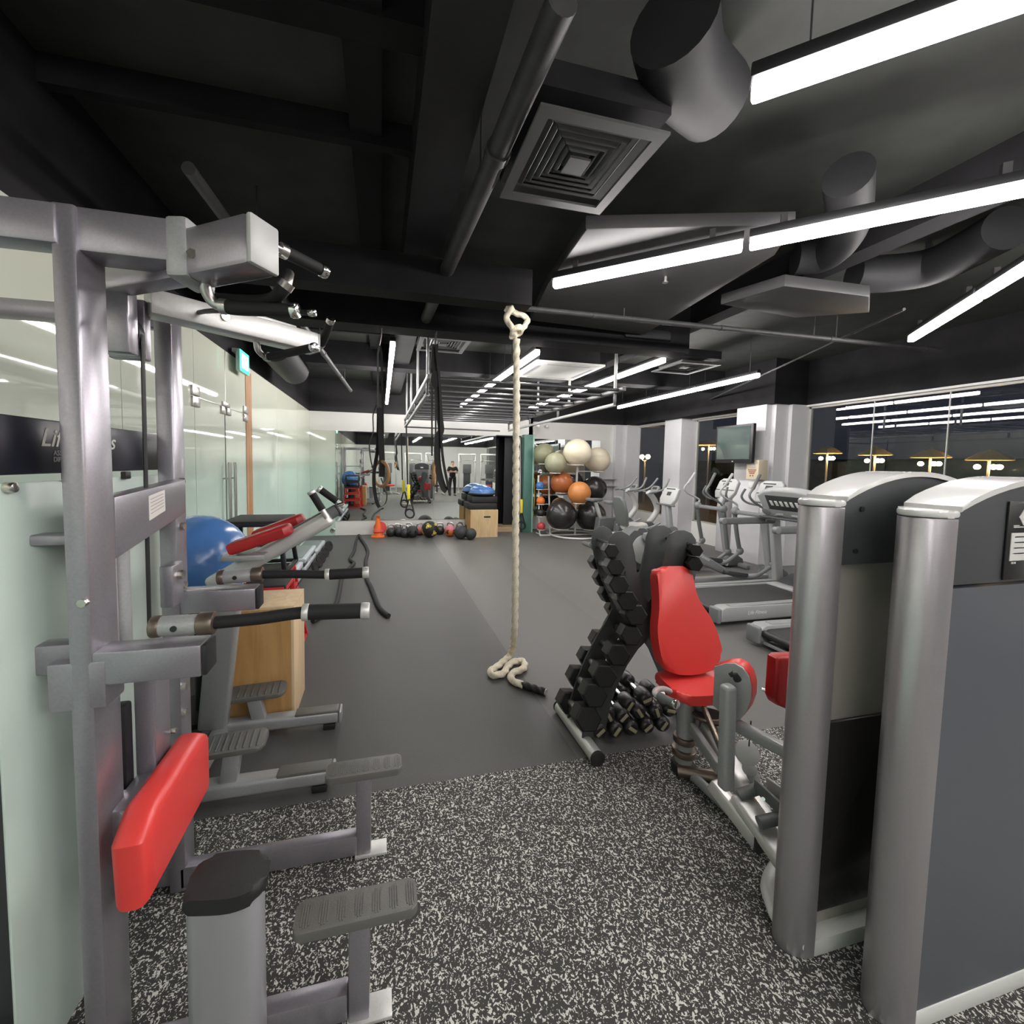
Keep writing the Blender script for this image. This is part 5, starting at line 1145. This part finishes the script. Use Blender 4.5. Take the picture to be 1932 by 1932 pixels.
# ---- X shaped dumbbell rack
mat('rack_grey', (.050, .053, .054), .5, bump=.08, bscale=500)
YP = 2.10
t = thing('dumbbell_rack', 'dark grey X shaped dumbbell rack beside the red seat', 'rack', (1.5, 2.2, 0))
XO = [(1147, 1035), (1150, 1015), (1160, 1004), (1172, 1002), (1185, 1009), (1192, 1022), (1197, 1048), (1200, 1075), (1206, 1102), (1213, 1122), (1222, 1137), (1236, 1115), (1247, 1085), (1254, 1050), (1257, 1025), (1263, 1008), (1275, 1001), (1290, 1000), (1304, 1006), (1312, 1018), (1313, 1040), (1308, 1070), (1298, 1105), (1283, 1140), (1270, 1165), (1272, 1200), (1290, 1245), (1312, 1295), (1330, 1345), (1338, 1393), (1302, 1393), (1296, 1345), (1280, 1295), (1262, 1250), (1240, 1218), (1223, 1203), (1202, 1224), (1182, 1255), (1166, 1287), (1153, 1322), (1146, 1352), (1139, 1392), (1098, 1392), (1104, 1352), (1117, 1312), (1134, 1270), (1155, 1228), (1176, 1193), (1188, 1168), (1183, 1145), (1170, 1118), (1160, 1090), (1152, 1060)]
poly = [(at(a, b, y=YP).x, max(at(a, b, y=YP).z, .04)) for a, b in XO]
for y in (YP, YP + .19): MB().prism(poly, .012, xz(y + .006), bev=.002).obj('side_plate', 'rack_grey', t)
for px in (1106, 1322):
    x = at(px, 1380, y=YP).x
    MB().cyl((x, YP - .13, .042), (x, YP + .36, .042), .040, seg=22).obj('foot_tube', 'silver_light', t)
    MB().cyl((x, YP - .145, .042), (x, YP - .125, .042), .042, seg=22, bev=.005).obj('tube_cap', 'rubber_black', t); MB().cyl((x, YP + .355, .042), (x, YP + .375, .042), .042, seg=22, bev=.005).obj('tube_cap', 'rubber_black', t)
for px, py in ((1158, 1029), (1222, 1172), (1297, 1025), (1180, 1080), (1125, 1335), (1310, 1340)):
    p = at(px, py, y=YP); MB().cyl((p.x, YP - .012, p.z), (p.x, YP + .20, p.z), .010, seg=10).obj('cross_bolt', 'rack_grey', t)
MB().bar((at(1140, 1375, y=YP).x, YP + .30, .10), (at(1300, 1375, y=YP).x, YP + .30, .10), .03, .05).obj('stretcher', 'rack_white', t)
def hexdb():
    d = thing('hex_dumbbell', '', 'dumbbell')          # axis along local y, unit head radius .05
    for s in (-1, 1):
        h = [(.05 * math.cos(PI / 3 * k), .05 * math.sin(PI / 3 * k)) for k in range(6)]
        MB().prism(h, .085, xz(s * .115 + .0425), bev=.006).obj('hex_head', 'hex_rubber', d, local=True, ang=20)
    MB().cyl((0, -.075, 0), (0, .075, 0), .0165, seg=14).obj('handle', 'steel', d, local=True)
    return d
hd_ = hexdb(); used3 = []
LEV = [((1150, 1038), (1127, 1029), 14), ((1156, 1068), (1126, 1060), 17), ((1163, 1101), (1136, 1090), 19), ((1178, 1131), (1147, 1119), 20), ((1194, 1158), (1161, 1147), 21), ((1186, 1196), (1158, 1180), 20), ((1161, 1231), (1131, 1207), 22), ((1136, 1270), (1109, 1240), 22.5), ((1117, 1306), (1089, 1276), 23.5), ((1104, 1351), (1072, 1322), 25), ((1310, 1037), (1292, 1030), 12), ((1308, 1063), (1289, 1055), 14)]
WHERE = ['smallest hex dumbbell at the top of the left side of the rack', 'second hex dumbbell from the top on the left side', 'third hex dumbbell from the top on the left side', 'fourth hex dumbbell from the top on the left side', 'hex dumbbell just above the crossing of the rack', 'hex dumbbell just below the crossing of the rack', 'fourth hex dumbbell from the bottom on the left side', 'third hex dumbbell from the bottom on the left side', 'second hex dumbbell from the bottom on the left side', 'largest hex dumbbell at the bottom of the left side', 'upper hex dumbbell on the right side of the rack', 'lower hex dumbbell on the right side of the rack']
for i, (F, B, r) in enumerate(LEV):
    f, b = at(*F, y=YP - .075), at(*B, y=YP + .265); c = (f + b) / 2; dep = (f - EYE).dot(FWD); s = r * dep / FPX / .05
    q = hd_ if not used3 else copy_tree(hd_); used3.append(1)
    dy = (b - f).normalized(); L = (b - f).length
    M = fr((0, 0, 0), dy.cross(V((0, 0, 1))), dy)
    q.rotation_euler = (Matrix((M.col[0].xyz, dy, M.col[0].xyz.cross(dy))).transposed()).to_euler()
    q.location = c; q.scale = (s, L / .23, s); q['label'] = WHERE[i]; q['group'] = 'hex dumbbells on the X rack'
    p = MB().bar((c.x + (.03 if i < 10 else -.03), c.y - .10, c.z - .02 * s), (c.x + (.03 if i < 10 else -.03), c.y + .10, c.z - .02 * s), .05, .012, bev=.003); p.obj('saddle', 'rack_grey', t)
# ---- round dumbbells heaped on the floor under the rack
mat('label_strip', (.33, .30, .20), .45); mat('round_rubber', (.015, .0145, .015), .35, spec=.6)
def rounddb():
    d = thing('round_dumbbell', '', 'dumbbell')
    for s in (-1, 1):
        h = MB().lathe([(0, -.05), (.033, -.05), (.044, -.042), (.046, -.03), (.046, .03), (.042, .04), (.03, .05), (0, .05)], Matrix.Translation((0, s * .105, 0)) @ Matrix.Rotation(PI / 2, 4, 'X'), 26).obj('round_head', 'round_rubber', d, local=True)
        b = MB().box((0, s * .1565, 0), (.058, .003, .020), bev=.001); b.obj('weight_label', 'label_strip', h, local=True)
    MB().tube([(0, -.06, 0), (0, -.03, 0), (0, 0, 0), (0, .03, 0), (0, .06, 0)], [.016, .0135, .0155, .0135, .016], 14).obj('handle', 'chrome', d, local=True)
    return d
rd = rounddb(); n = 0
RDB = [((1134, 1383), 40, 'bottom row, at its left end'), ((1165, 1381), 55, 'bottom row, second from left'), ((1194, 1377), -35, 'bottom row, third from left'), ((1224, 1374), 38, 'bottom row, fourth from left'), ((1254, 1370), 52, 'bottom row, at its right end'),
       ((1150, 1353), -60, 'second row, at its left end'), ((1178, 1355), 45, 'second row, second from left'), ((1208, 1346), -55, 'second row, third from left'), ((1241, 1345), -70, 'second row, fourth from left'), ((1267, 1342), -15, 'second row, next to the seat post'), ((1190, 1333), 55, 'topmost one on the heap, at left'), ((1222, 1322), 20, 'topmost one on the heap, at right')]
for F, tw, lab in RDB:
    row_ = 0 if F[1] > 1365 else 1 if F[1] > 1340 else 2
    y0 = YP - .02 + .03 * row_; f = at(*F, y=y0)
    f.z = max(f.z, .047)
    q = rd if n == 0 else copy_tree(rd); n += 1
    q.location = f + V((.012, .155, .0)); q.rotation_euler = Matrix.Rotation(-.08, 3, 'Z').to_euler(); q.rotation_euler = (Matrix.Rotation(-.08, 3, 'Z') @ Matrix.Rotation(math.radians(-tw), 3, 'Y')).to_euler()
    q['label'] = 'black round dumbbell heaped under the rack: ' + lab; q['group'] = 'round dumbbells heaped under the rack'
# ---- hip adductor machine with red upholstery
t = thing('hip_adductor', 'silver hip adductor machine with red seat, red thigh pads and dark screwed tower', 'exercise machine', (1.6, 1.75, 0))
SL = 'silver_grey'
o = V((1.62, 1.86, .52)); nb = V((0, -1, .26)).normalized()
BO = [(1240, 1078), (1255, 1070), (1275, 1068), (1295, 1069), (1305, 1078), (1310, 1098), (1315, 1120), (1325, 1141), (1342, 1166), (1354, 1194), (1363, 1228), (1362, 1248), (1348, 1263), (1320, 1272), (1292, 1274), (1267, 1269), (1253, 1253), (1245, 1225), (1241, 1188), (1244, 1148), (1243, 1112)]
ex = V((1, 0, 0)); ey = nb.cross(ex); M = Matrix((ex, ey, nb)).transposed().to_4x4(); M.translation = o
loc = [M.inverted() @ on_plane(a, b, o, nb) for a, b in BO]
outl = [(p.x, p.y) for p in catmull([(p.x, p.y, 0) for p in loc] + [(loc[0].x, loc[0].y, 0)], 3)]
MB().prism(outl, .07, M @ Matrix.Translation((0, 0, -.07)), bev=.024, seg=5).obj('seat_back', 'red_vinyl', t, ang=70)
seat = catmull([(-.20, -.12, 0), (-.17, -.19, 0), (-.05, -.22, 0), (.08, -.22, 0), (.17, -.19, 0), (.20, -.12, 0), (.18, .05, 0), (.14, .13, 0), (-.14, .13, 0), (-.18, .05, 0), (-.20, -.12, 0)], 5)
sc = at(1342, 1302, y=1.66); SZ = .49
MB().prism([(p.x, p.y) for p in seat], .065, Matrix.Translation((1.665, 1.875, .445)) @ Matrix.Scale(.80, 4, (0, 1, 0)) @ Matrix.Scale(.94, 4, (1, 0, 0)) @ Matrix.Scale(.80, 4, (0, 0, 1)), bev=.024, seg=4).obj('seat', 'red_vinyl', t, ang=70)
MB().bar((1.62, 1.985, SZ - .05), (1.64, 2.055, .98), .05, .04, up=(0, 1, 0), bev=.008).obj('back_post', SL, t)
MB().cyl((1.60, 1.83, .06), (1.60, 1.83, SZ - .03), .042, seg=22).obj('seat_column', SL, t)
MB().cyl((1.66, 1.80, .25), (1.66, 1.80, SZ - .03), .03, seg=18).obj('seat_tube', 'silver', t)
for z, r in ((.17, .056), (.10, .060)): MB().cyl((1.60, 1.83, z), (1.60, 1.83, z + .035), r, seg=24, bev=.006).obj('collar', 'brown_steel', t)
MB().cyl((1.60, 1.83, 0), (1.60, 1.83, .06), .06, seg=22, bev=.01).obj('rubber_foot', 'rubber_black', t)
MB().cyl((1.55, 1.81, .03), (1.70, 1.70, .05), .032, seg=14).obj('foot_bar', 'brown_steel', t)
MB().torus((1.67, 1.74, .36), .075, .012, (0, .2, 1), 26, 8).obj('cam_ring', 'brown_steel', t)
MB().cyl((1.67, 1.74, .35), (1.67, 1.74, .365), .07, seg=24).obj('cam_plate', 'black_plastic', t)
def bar2(n, p, q, w, h, m=SL, up=(0, 0, 1), b=.008): return MB().bar(p, q, w, h, up=up, bev=b, seg=3).obj(n, m, t)
bar2('diagonal_brace', at(1305, 1372, y=1.76), at(1358, 1452, y=1.48), .03, .06); bar2('diagonal_brace', at(1327, 1332, y=1.72), at(1362, 1418, y=1.52), .022, .03, 'brown_steel')
bar2('main_beam', (1.655, 1.75, .30), (1.60, 1.20, .055), .085, .09, 'silver_light', b=.02)
# left thigh pad on its swing arm
def thigh(px_plate, y, nrm, th, knob=True):
    n_ = V(nrm).normalized(); o = at(1385, 1305, y=y) if knob else at(1470, 1292, y=y)
    ex = V((0, 0, 1)).cross(n_).normalized(); M = Matrix((ex, V((0, 0, 1)), n_)).transposed().to_4x4(); M.translation = o
    P = [M.inverted() @ on_plane(a, b, o, n_) for a, b in px_plate]
    sh = [(p.x, p.y) for p in P]
    if knob: MB().prism(sh, .012, M, bev=.002).obj('pad_plate', 'silver_grey', t)
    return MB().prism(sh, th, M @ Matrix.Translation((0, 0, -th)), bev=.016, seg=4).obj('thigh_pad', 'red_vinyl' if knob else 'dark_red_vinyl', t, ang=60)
D1 = [(1350, 1256), (1372, 1250), (1388, 1250), (1403, 1258), (1414, 1274), (1419, 1295), (1418, 1318), (1410, 1340), (1397, 1357), (1384, 1361), (1346, 1330)]
thigh(D1, 1.40, (-.88, -.47, .03), .085)
D2 = [(1466, 1244), (1474, 1239), (1560, 1236), (1560, 1350), (1500, 1346), (1470, 1333), (1464, 1320)]
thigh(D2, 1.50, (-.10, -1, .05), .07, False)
bar2('swing_post', at(1374, 1292, y=1.37), at(1369, 1488, y=1.37), .055, .05, SL, (0, 1, 0), .016)
MB().tube([at(1377, 1274, y=1.36), at(1385, 1272, y=1.35), at(1392, 1283, y=1.345)], [.009, .013, .015], 12, 5).obj('adjuster_knob', 'black_plastic', t)
MB().cyl(at(1437, 1300, y=1.43), at(1444, 1302, y=1.42), .008, seg=10).obj('pin_end', 'chrome', t)
# seat side handle
MB().tube([at(1264, 1304, y=1.75), at(1254, 1300, y=1.73), at(1240, 1301, y=1.70), at(1236, 1309, y=1.66), at(1250, 1316, y=1.62), at(1272, 1327, y=1.56)], .0135, 14, 5).obj('side_handle', 'silver_light', t)
a, b = at(1243, 1313, y=1.64), at(1272, 1327, y=1.56); MB().cyl(a, b, .0185, seg=16).obj('handle_grip', 'arm_grey', t); MB().cyl(b, b + (b - a).normalized() * .016, .021, seg=16, bev=.004).obj('handle_cap', 'chrome', t)
# link to the tower and base
bar2('link_bar', at(1388, 1367, y=1.40), at(1500, 1426, y=1.18), .045, .05, SL, b=.014)
bar2('base_arm', at(1344, 1476, y=1.47), at(1434, 1592, y=1.26), .055, .06, 'silver_light', b=.01); MB().box(at(1437, 1590, y=1.245), (.06, .02, .075), bev=.006).obj('end_cap', 'rubber_black', t)
for a, b in (((1393, 1500), (1432, 1487)), ((1432, 1552), (1480, 1541))): MB().cyl(at(*a, y=1.36 if a[1] < 1520 else 1.24), at(*b, y=1.34 if a[1] < 1520 else 1.22), .022, seg=16).obj('roller', 'arm_grey', t)
for a, b, m in (((1424, 1480), (1482, 1535), 'arm_grey'), ((1448, 1478), (1490, 1510), 'silver_grey'), ((1458, 1490), (1494, 1527), 'silver_light')):
    p, q = at(*a, y=1.34), at(*b, y=1.20); bar2('range_plate', p, q, .012, .05, m, b=.003)
for px, py in ((1441, 1506), (1459, 1527)): p = at(px, py, y=1.27); MB().cyl(p, p + V((-.012, -.008, .006)), .007, seg=10).obj('bolt', 'chrome', t)
for px, py, r in ((1408, 1420, .05), (1413, 1450, .03), (1420, 1464, .026)): p = at(px, py, y=1.47); MB().cyl(p, p + V((-.006, -.012, .008)), r, seg=26, bev=.003).obj('pulley_cover', 'light_plastic', t)
MB().tube([at(1417, 1360, y=1.46), at(1413, 1408, y=1.46)], .003, 6).obj('cable', 'black_plastic', t)
bar2('base_beam', at(1395, 1500, y=1.38), at(1500, 1650, y=1.12), .10, .05, 'silver_light', b=.018)
MB().tube([at(1500, 1606, z=.05), at(1470, 1628, z=.045), at(1449, 1668, z=.04), at(1456, 1705, z=.04), at(1476, 1745, z=.04), at(1520, 1780, z=.04)], .024, 14, 6).obj('base_loop', 'pale_plastic', t)
MB().tube([(1.60, 1.83, .03), (1.62, 1.35, .03)], .025, 14).obj('floor_tube', 'silver_grey', t)
# ---- weight towers
mat('tower_silver', (.40, .385, .40), .30, metal=.65, noise=.03, nscale=200); mat('tower_cap', (.66, .66, .65), .16, spec=.6, coat=.5); mat('housing_grey', (.060, .064, .068), .42, bump=.1, bscale=700); mat('panel_slate', (.085, .092, .108), .35); mat('smoked', (.035, .033, .030), .18, spec=.6); mat('seam', (.02, .02, .02), .5); mat('stack_beige', (.42, .40, .36), .3)
mat('placard', (.012, .012, .013), .35); mat('placard_white', (.62, .62, .60), .4)
def tower(x0, x1, y0, y1, zt, label, solid, t=None):
    t = t or thing('weight_tower', label, 'weight stack', ((x0 + x1) / 2, (y0 + y1) / 2, 0)); h = (y1 - y0) / 2; ym = (y0 + y1) / 2
    for s, x in ((-1, x0), (1, x1)):
        el_ = [(x - s * .0, ym - s * h)] + [(x + s * .085 * math.cos(a), ym + s * h * math.sin(a)) for a in [(-90 + 12 * k) * PI / 180 for k in range(16)]]
        MB().prism(el_, zt - .025, None, bev=.002).obj('column', 'tower_silver', t, ang=25)
        el2 = [(x + s * 1.02 * (px_ - x) * s, ym + 1.02 * (py_ - ym)) for px_, py_ in el_]
        MB().prism([(x + (a - x) * 1.03, ym + (b - ym) * 1.03) for a, b in el_], .022, Matrix.Translation((0, 0, zt - .023)), bev=.008, seg=3).obj('column_cap', 'tower_cap', t, ang=30)
    xm = (x0 + x1) / 2; W_ = x1 - x0; R = []
    prof = [(x0 + W_ * k / 16, zt - .006 + .082 * math.sin(PI * k / 16) ** .8) for k in range(17)]
    MB().prism([(x0, zt - .21)] + prof + [(x1, zt - .21)], y1 - y0 - .006, xz(y1 - .003), bev=.003).obj('top_housing', 'housing_grey', t, ang=25)
    cov = prof + [(a, b + .016) for a, b in prof[::-1]]
    MB().prism(cov, y1 - y0 + .012, xz(y1 + .006), bev=.004).obj('top_cover', 'tower_cap', t, ang=25)
    zl = zt - .215
    if solid:
        MB().span((x0, y0 + .004, .06), (x1, y1 - .004, zl - .004)).obj('shield_panel', 'panel_slate', t)
    else:
        MB().span((x0, y0 + .045, .06), (x1, y1 - .004, zl)).obj('shield_panel', 'stack_beige', t)
        MB().span((x0 + .01, y0 + .03, .12), (x1 - .01, y0 + .044, .80), bev=.004).obj('plate_stack', 'smoked', t)
    for px_, pz in ((x0 + .07, zt - .03), (x0 + .055, zt - .165)):
        if not solid: MB().cyl((px_, y0 + .002, pz), (px_, y0 - .0025, pz), .0085, seg=16).obj('screw_cover', 'black_plastic', t)
    MB().bar((x0, ym, .03), (x1, ym, .03), y1 - y0, .06).obj('base', 'pale_plastic', t)
    # the user's side
    MB().span((x0 + .02, y1 - .006, .12), (x1 - .02, y1 + .006, zt - .22), bev=.004).obj('front_panel', 'mid_plastic', t)
    MB().box((xm, y1 + .007, zt - .12), (.12, .006, .05), bev=.002).obj('logo_plate', 'pale_plastic', t)
    return t
tA = tower(1.43, 2.05, 1.00, 1.12, 1.555, '', False, t)
tB = tower(1.535, 2.25, .79, .91, 1.545, 'silver weight tower with slate side panel and instruction placard at the right edge', True)
a, b = at(1903, 946, y=.79), at(1892, 1094, y=.79)
pl = MB().span((a.x, .7865, b.z), (a.x + .14, .7905, a.z), bev=.001).obj('instruction_placard', 'placard', tB)
def mark(x0, x1, z0, z1, m='placard_white', n='placard_print'): MB().span((a.x + x0, .7850, a.z - z1), (a.x + x1, .7866, a.z - z0)).obj(n, m, pl)
mark(.016, .13, .090, .170); mark(.022, .045, .068, .070); mark(.022, .10, .072, .075); mark(.026, .034, .174, .179); mark(.038, .043, .174, .179)
for k in range(4): mark(.030, .12, .100 + k * .016, .103 + k * .016, 'mid_plastic')
MB().prism([(0, .024), (.02, 0), (0, -.024), (-.02, 0)], .0016, xz(.7866) @ Matrix.Translation((a.x + .062, a.z - .045, 0)), bev=0).obj('placard_symbol', 'placard_white', pl)
# ================================================================ WHAT THE MIRROR SHOWS BEHIND THE VIEWER
def skin(name, verts, edges, m, parent, sub=2, root=0):
    me = D.meshes.new(name); me.from_pydata([V(v[:3]) for v in verts], edges, []); me.update()
    o = D.objects.new(name, me); C.objects.link(o); o.parent = parent; me.materials.append(MATS[m])
    sk = o.modifiers.new('Skin', 'SKIN'); sk.use_smooth_shade = True
    for i, v in enumerate(verts):
        r = v[3]; me.skin_vertices[0].data[i].radius = r if isinstance(r, tuple) else (r, r)
        me.skin_vertices[0].data[i].use_root = (i == root)
    ss = o.modifiers.new('Sub', 'SUBSURF'); ss.levels = 1; ss.render_levels = sub
    return o
mat('skin', (.55, .34, .25), .55); mat('black_cloth', (.012, .012, .014), .9); mat('dark_hair', (.06, .045, .035), .7); mat('shoe_black', (.03, .03, .03), .5)
t = thing('person', 'person in black T-shirt and trousers with folded arms, seen in the mirror', 'person', (3.54, -1.5, 0))
vs = [(0, 0, .95, (.135, .10)), (0, 0, 1.12, (.12, .09)), (0, .01, 1.30, (.15, .11)), (0, -.005, 1.43, (.12, .085)), (0, .0, 1.51, .055), (0, .01, 1.56, .055), (0, .015, 1.62, (.075, .09)), (0, .01, 1.70, (.07, .085)), (0, .005, 1.745, (.035, .04))]
es = [(i, i + 1) for i in range(8)]
def chain(a, pts):
    k = a
    for p in pts: vs.append(p); es.append((k, len(vs) - 1)); k = len(vs) - 1
    return k
for s in (-1, 1):
    w = chain(3, [(s * .17, -.005, 1.425, .062), (s * .23, .03, 1.30, .052), (s * .255, .08, 1.17, .045), (s * .10, .17 + .02 * s, 1.20, .038), (-s * .05, .20 + .03 * s, 1.225, .028), (-s * .11, .205 + .03 * s, 1.235, (.035, .02))])
    for f in range(4): chain(w, [(-s * (.155), .20 + .03 * s, 1.262 - f * .018, .0095), (-s * (.19 - .004 * abs(f - 1)), .185 + .03 * s, 1.264 - f * .018, .0085)])
    chain(w, [(-s * .12, .20 + .03 * s, 1.275, .011), (-s * .145, .20 + .03 * s, 1.295, .009)])
    chain(0, [(s * .10, 0, .88, (.10, .10)), (s * .115, .01, .66, .078), (s * .12, .015, .49, .056), (s * .125, -.005, .30, .055), (s * .13, -.02, .09, .038), (s * .14, .07, .035, (.04, .03)), (s * .145, .13, .03, (.04, .025))])
body = skin('body', vs, es, 'skin', t)
sv = [(0, .0, .84, (.18, .14)), (0, 0, 1.10, (.175, .13)), (0, .01, 1.30, (.19, .14)), (0, -.005, 1.42, (.14, .10))]; se = [(0, 1), (1, 2), (2, 3)]
for s in (-1, 1):
    sv += [(s * .17, -.005, 1.425, .075), (s * .23, .03, 1.30, .068), (s * .25, .07, 1.20, .062)]; k = len(sv); se += [(3, k - 3), (k - 3, k - 2), (k - 2, k - 1)]
skin('t_shirt', sv, se, 'black_cloth', t)
sv = [(0, 0, 1.04, (.16, .12))]; se = []
for s in (-1, 1):
    sv += [(s * .10, 0, .87, .112), (s * .115, .01, .66, .092), (s * .12, .015, .49, .074), (s * .125, -.005, .30, .07), (s * .13, -.02, .08, .064)]; k = len(sv); se += [(0, k - 5), (k - 5, k - 4), (k - 4, k - 3), (k - 3, k - 2), (k - 2, k - 1)]
skin('trousers', sv, se, 'black_cloth', t)
for s in (-1, 1):
    MB().prism([(-.045, -.09), (.045, -.09), (.05, .10), (.03, .19), (-.03, .19), (-.05, .10)], .07, Matrix.Translation((s * .135, 0, .0)), bev=.022, seg=3).obj('shoe', 'shoe_black', t, local=True)
    MB().sph((s * .03, .093, 1.655), .011, seg=10).obj('eye', 'pale_plastic', t, local=True)
    MB().sph((s * .082, .01, 1.645), .026, (.4, .8, 1.2), 12).obj('ear', 'skin', t, local=True)
MB().tube([(0, .09, 1.66), (0, .112, 1.628), (0, .095, 1.618)], [.010, .016, .012], 8).obj('nose', 'skin', t, local=True)
MB().tube([(-.025, .088, 1.588), (0, .097, 1.586), (.025, .088, 1.588)], .006, 6).obj('mouth', 'ball_pink', t, local=True)
MB().sph((0, -.008, 1.69), .092, (.86, 1.05, .72), 20).obj('hair', 'dark_hair', t, local=True)
# cable machines and racks
def cable_machine(loc, rz, label, w=.9, red=False):
    t = thing('cable_machine', label, 'exercise machine', loc, rz, 'machines at the front end of the room')
    for s in (-1, 1):
        MB().bar((s * w / 2, 0, 0), (s * w / 2, 0, 2.15), .09, .07, up=(1, 0, 0), bev=.02).obj('upright', 'silver_light', t, local=True)
        MB().bar((s * w / 2, -.4, .04), (s * w / 2, .5, .04), .09, .07, bev=.02).obj('foot', 'silver_light', t, local=True)
        MB().tube([(s * w / 2, .06, 2.1), (s * (w / 2 - .1), .25, 1.9), (s * (w / 2 - .1), .30, 1.7)], .008, 8, 4).obj('cable', 'black_plastic', t, local=True)
    MB().bar((-w / 2, 0, 2.13), (w / 2, 0, 2.13), .10, .09, bev=.02).obj('cross_beam', 'silver_light', t, local=True)
    MB().box((0, -.1, .85), (w * .42, .16, 1.5), bev=.01).obj('weight_stack', 'dark_plastic', t, local=True)
    MB().box((0, .0, 1.35), (w * .5, .03, .5), bev=.01).obj('shroud', 'mid_plastic', t, local=True)
    MB().box((0, .45, .48), (.34, .40, .09), bev=.03, seg=3).obj('seat', 'red_vinyl' if red else 'rubber_black', t, local=True)
    MB().bar((0, .0, .12), (0, .6, .12), .09, .09, bev=.02).obj('seat_beam', 'silver_light', t, local=True); MB().bar((0, .45, .12), (0, .45, .45), .07, .07, up=(1, 0, 0), bev=.02).obj('seat_post', 'silver_light', t, local=True)
    MB().tube([(-.45, .3, 1.72), (-.3, .3, 1.78), (.3, .3, 1.78), (.45, .3, 1.72)], .014, 10, 4).obj('pull_bar', 'chrome', t, local=True)
for i, (x, y, lab, r) in enumerate(((.35, -2.6, 'silver cable machine with red seat, leftmost in the mirror reflection', True), (1.75, -3.9, 'silver cable machine with dark seat behind the rack in the mirror reflection', False), (2.75, -2.5, 'silver cable machine beside the reflected person', False), (4.6, -3.0, 'silver cable machine at the right of the mirror reflection', False), (5.7, -2.4, 'silver cable machine by the windows in the mirror reflection', True))):
    cable_machine((x, y, 0), .15 * (i - 2), lab, .9, r)
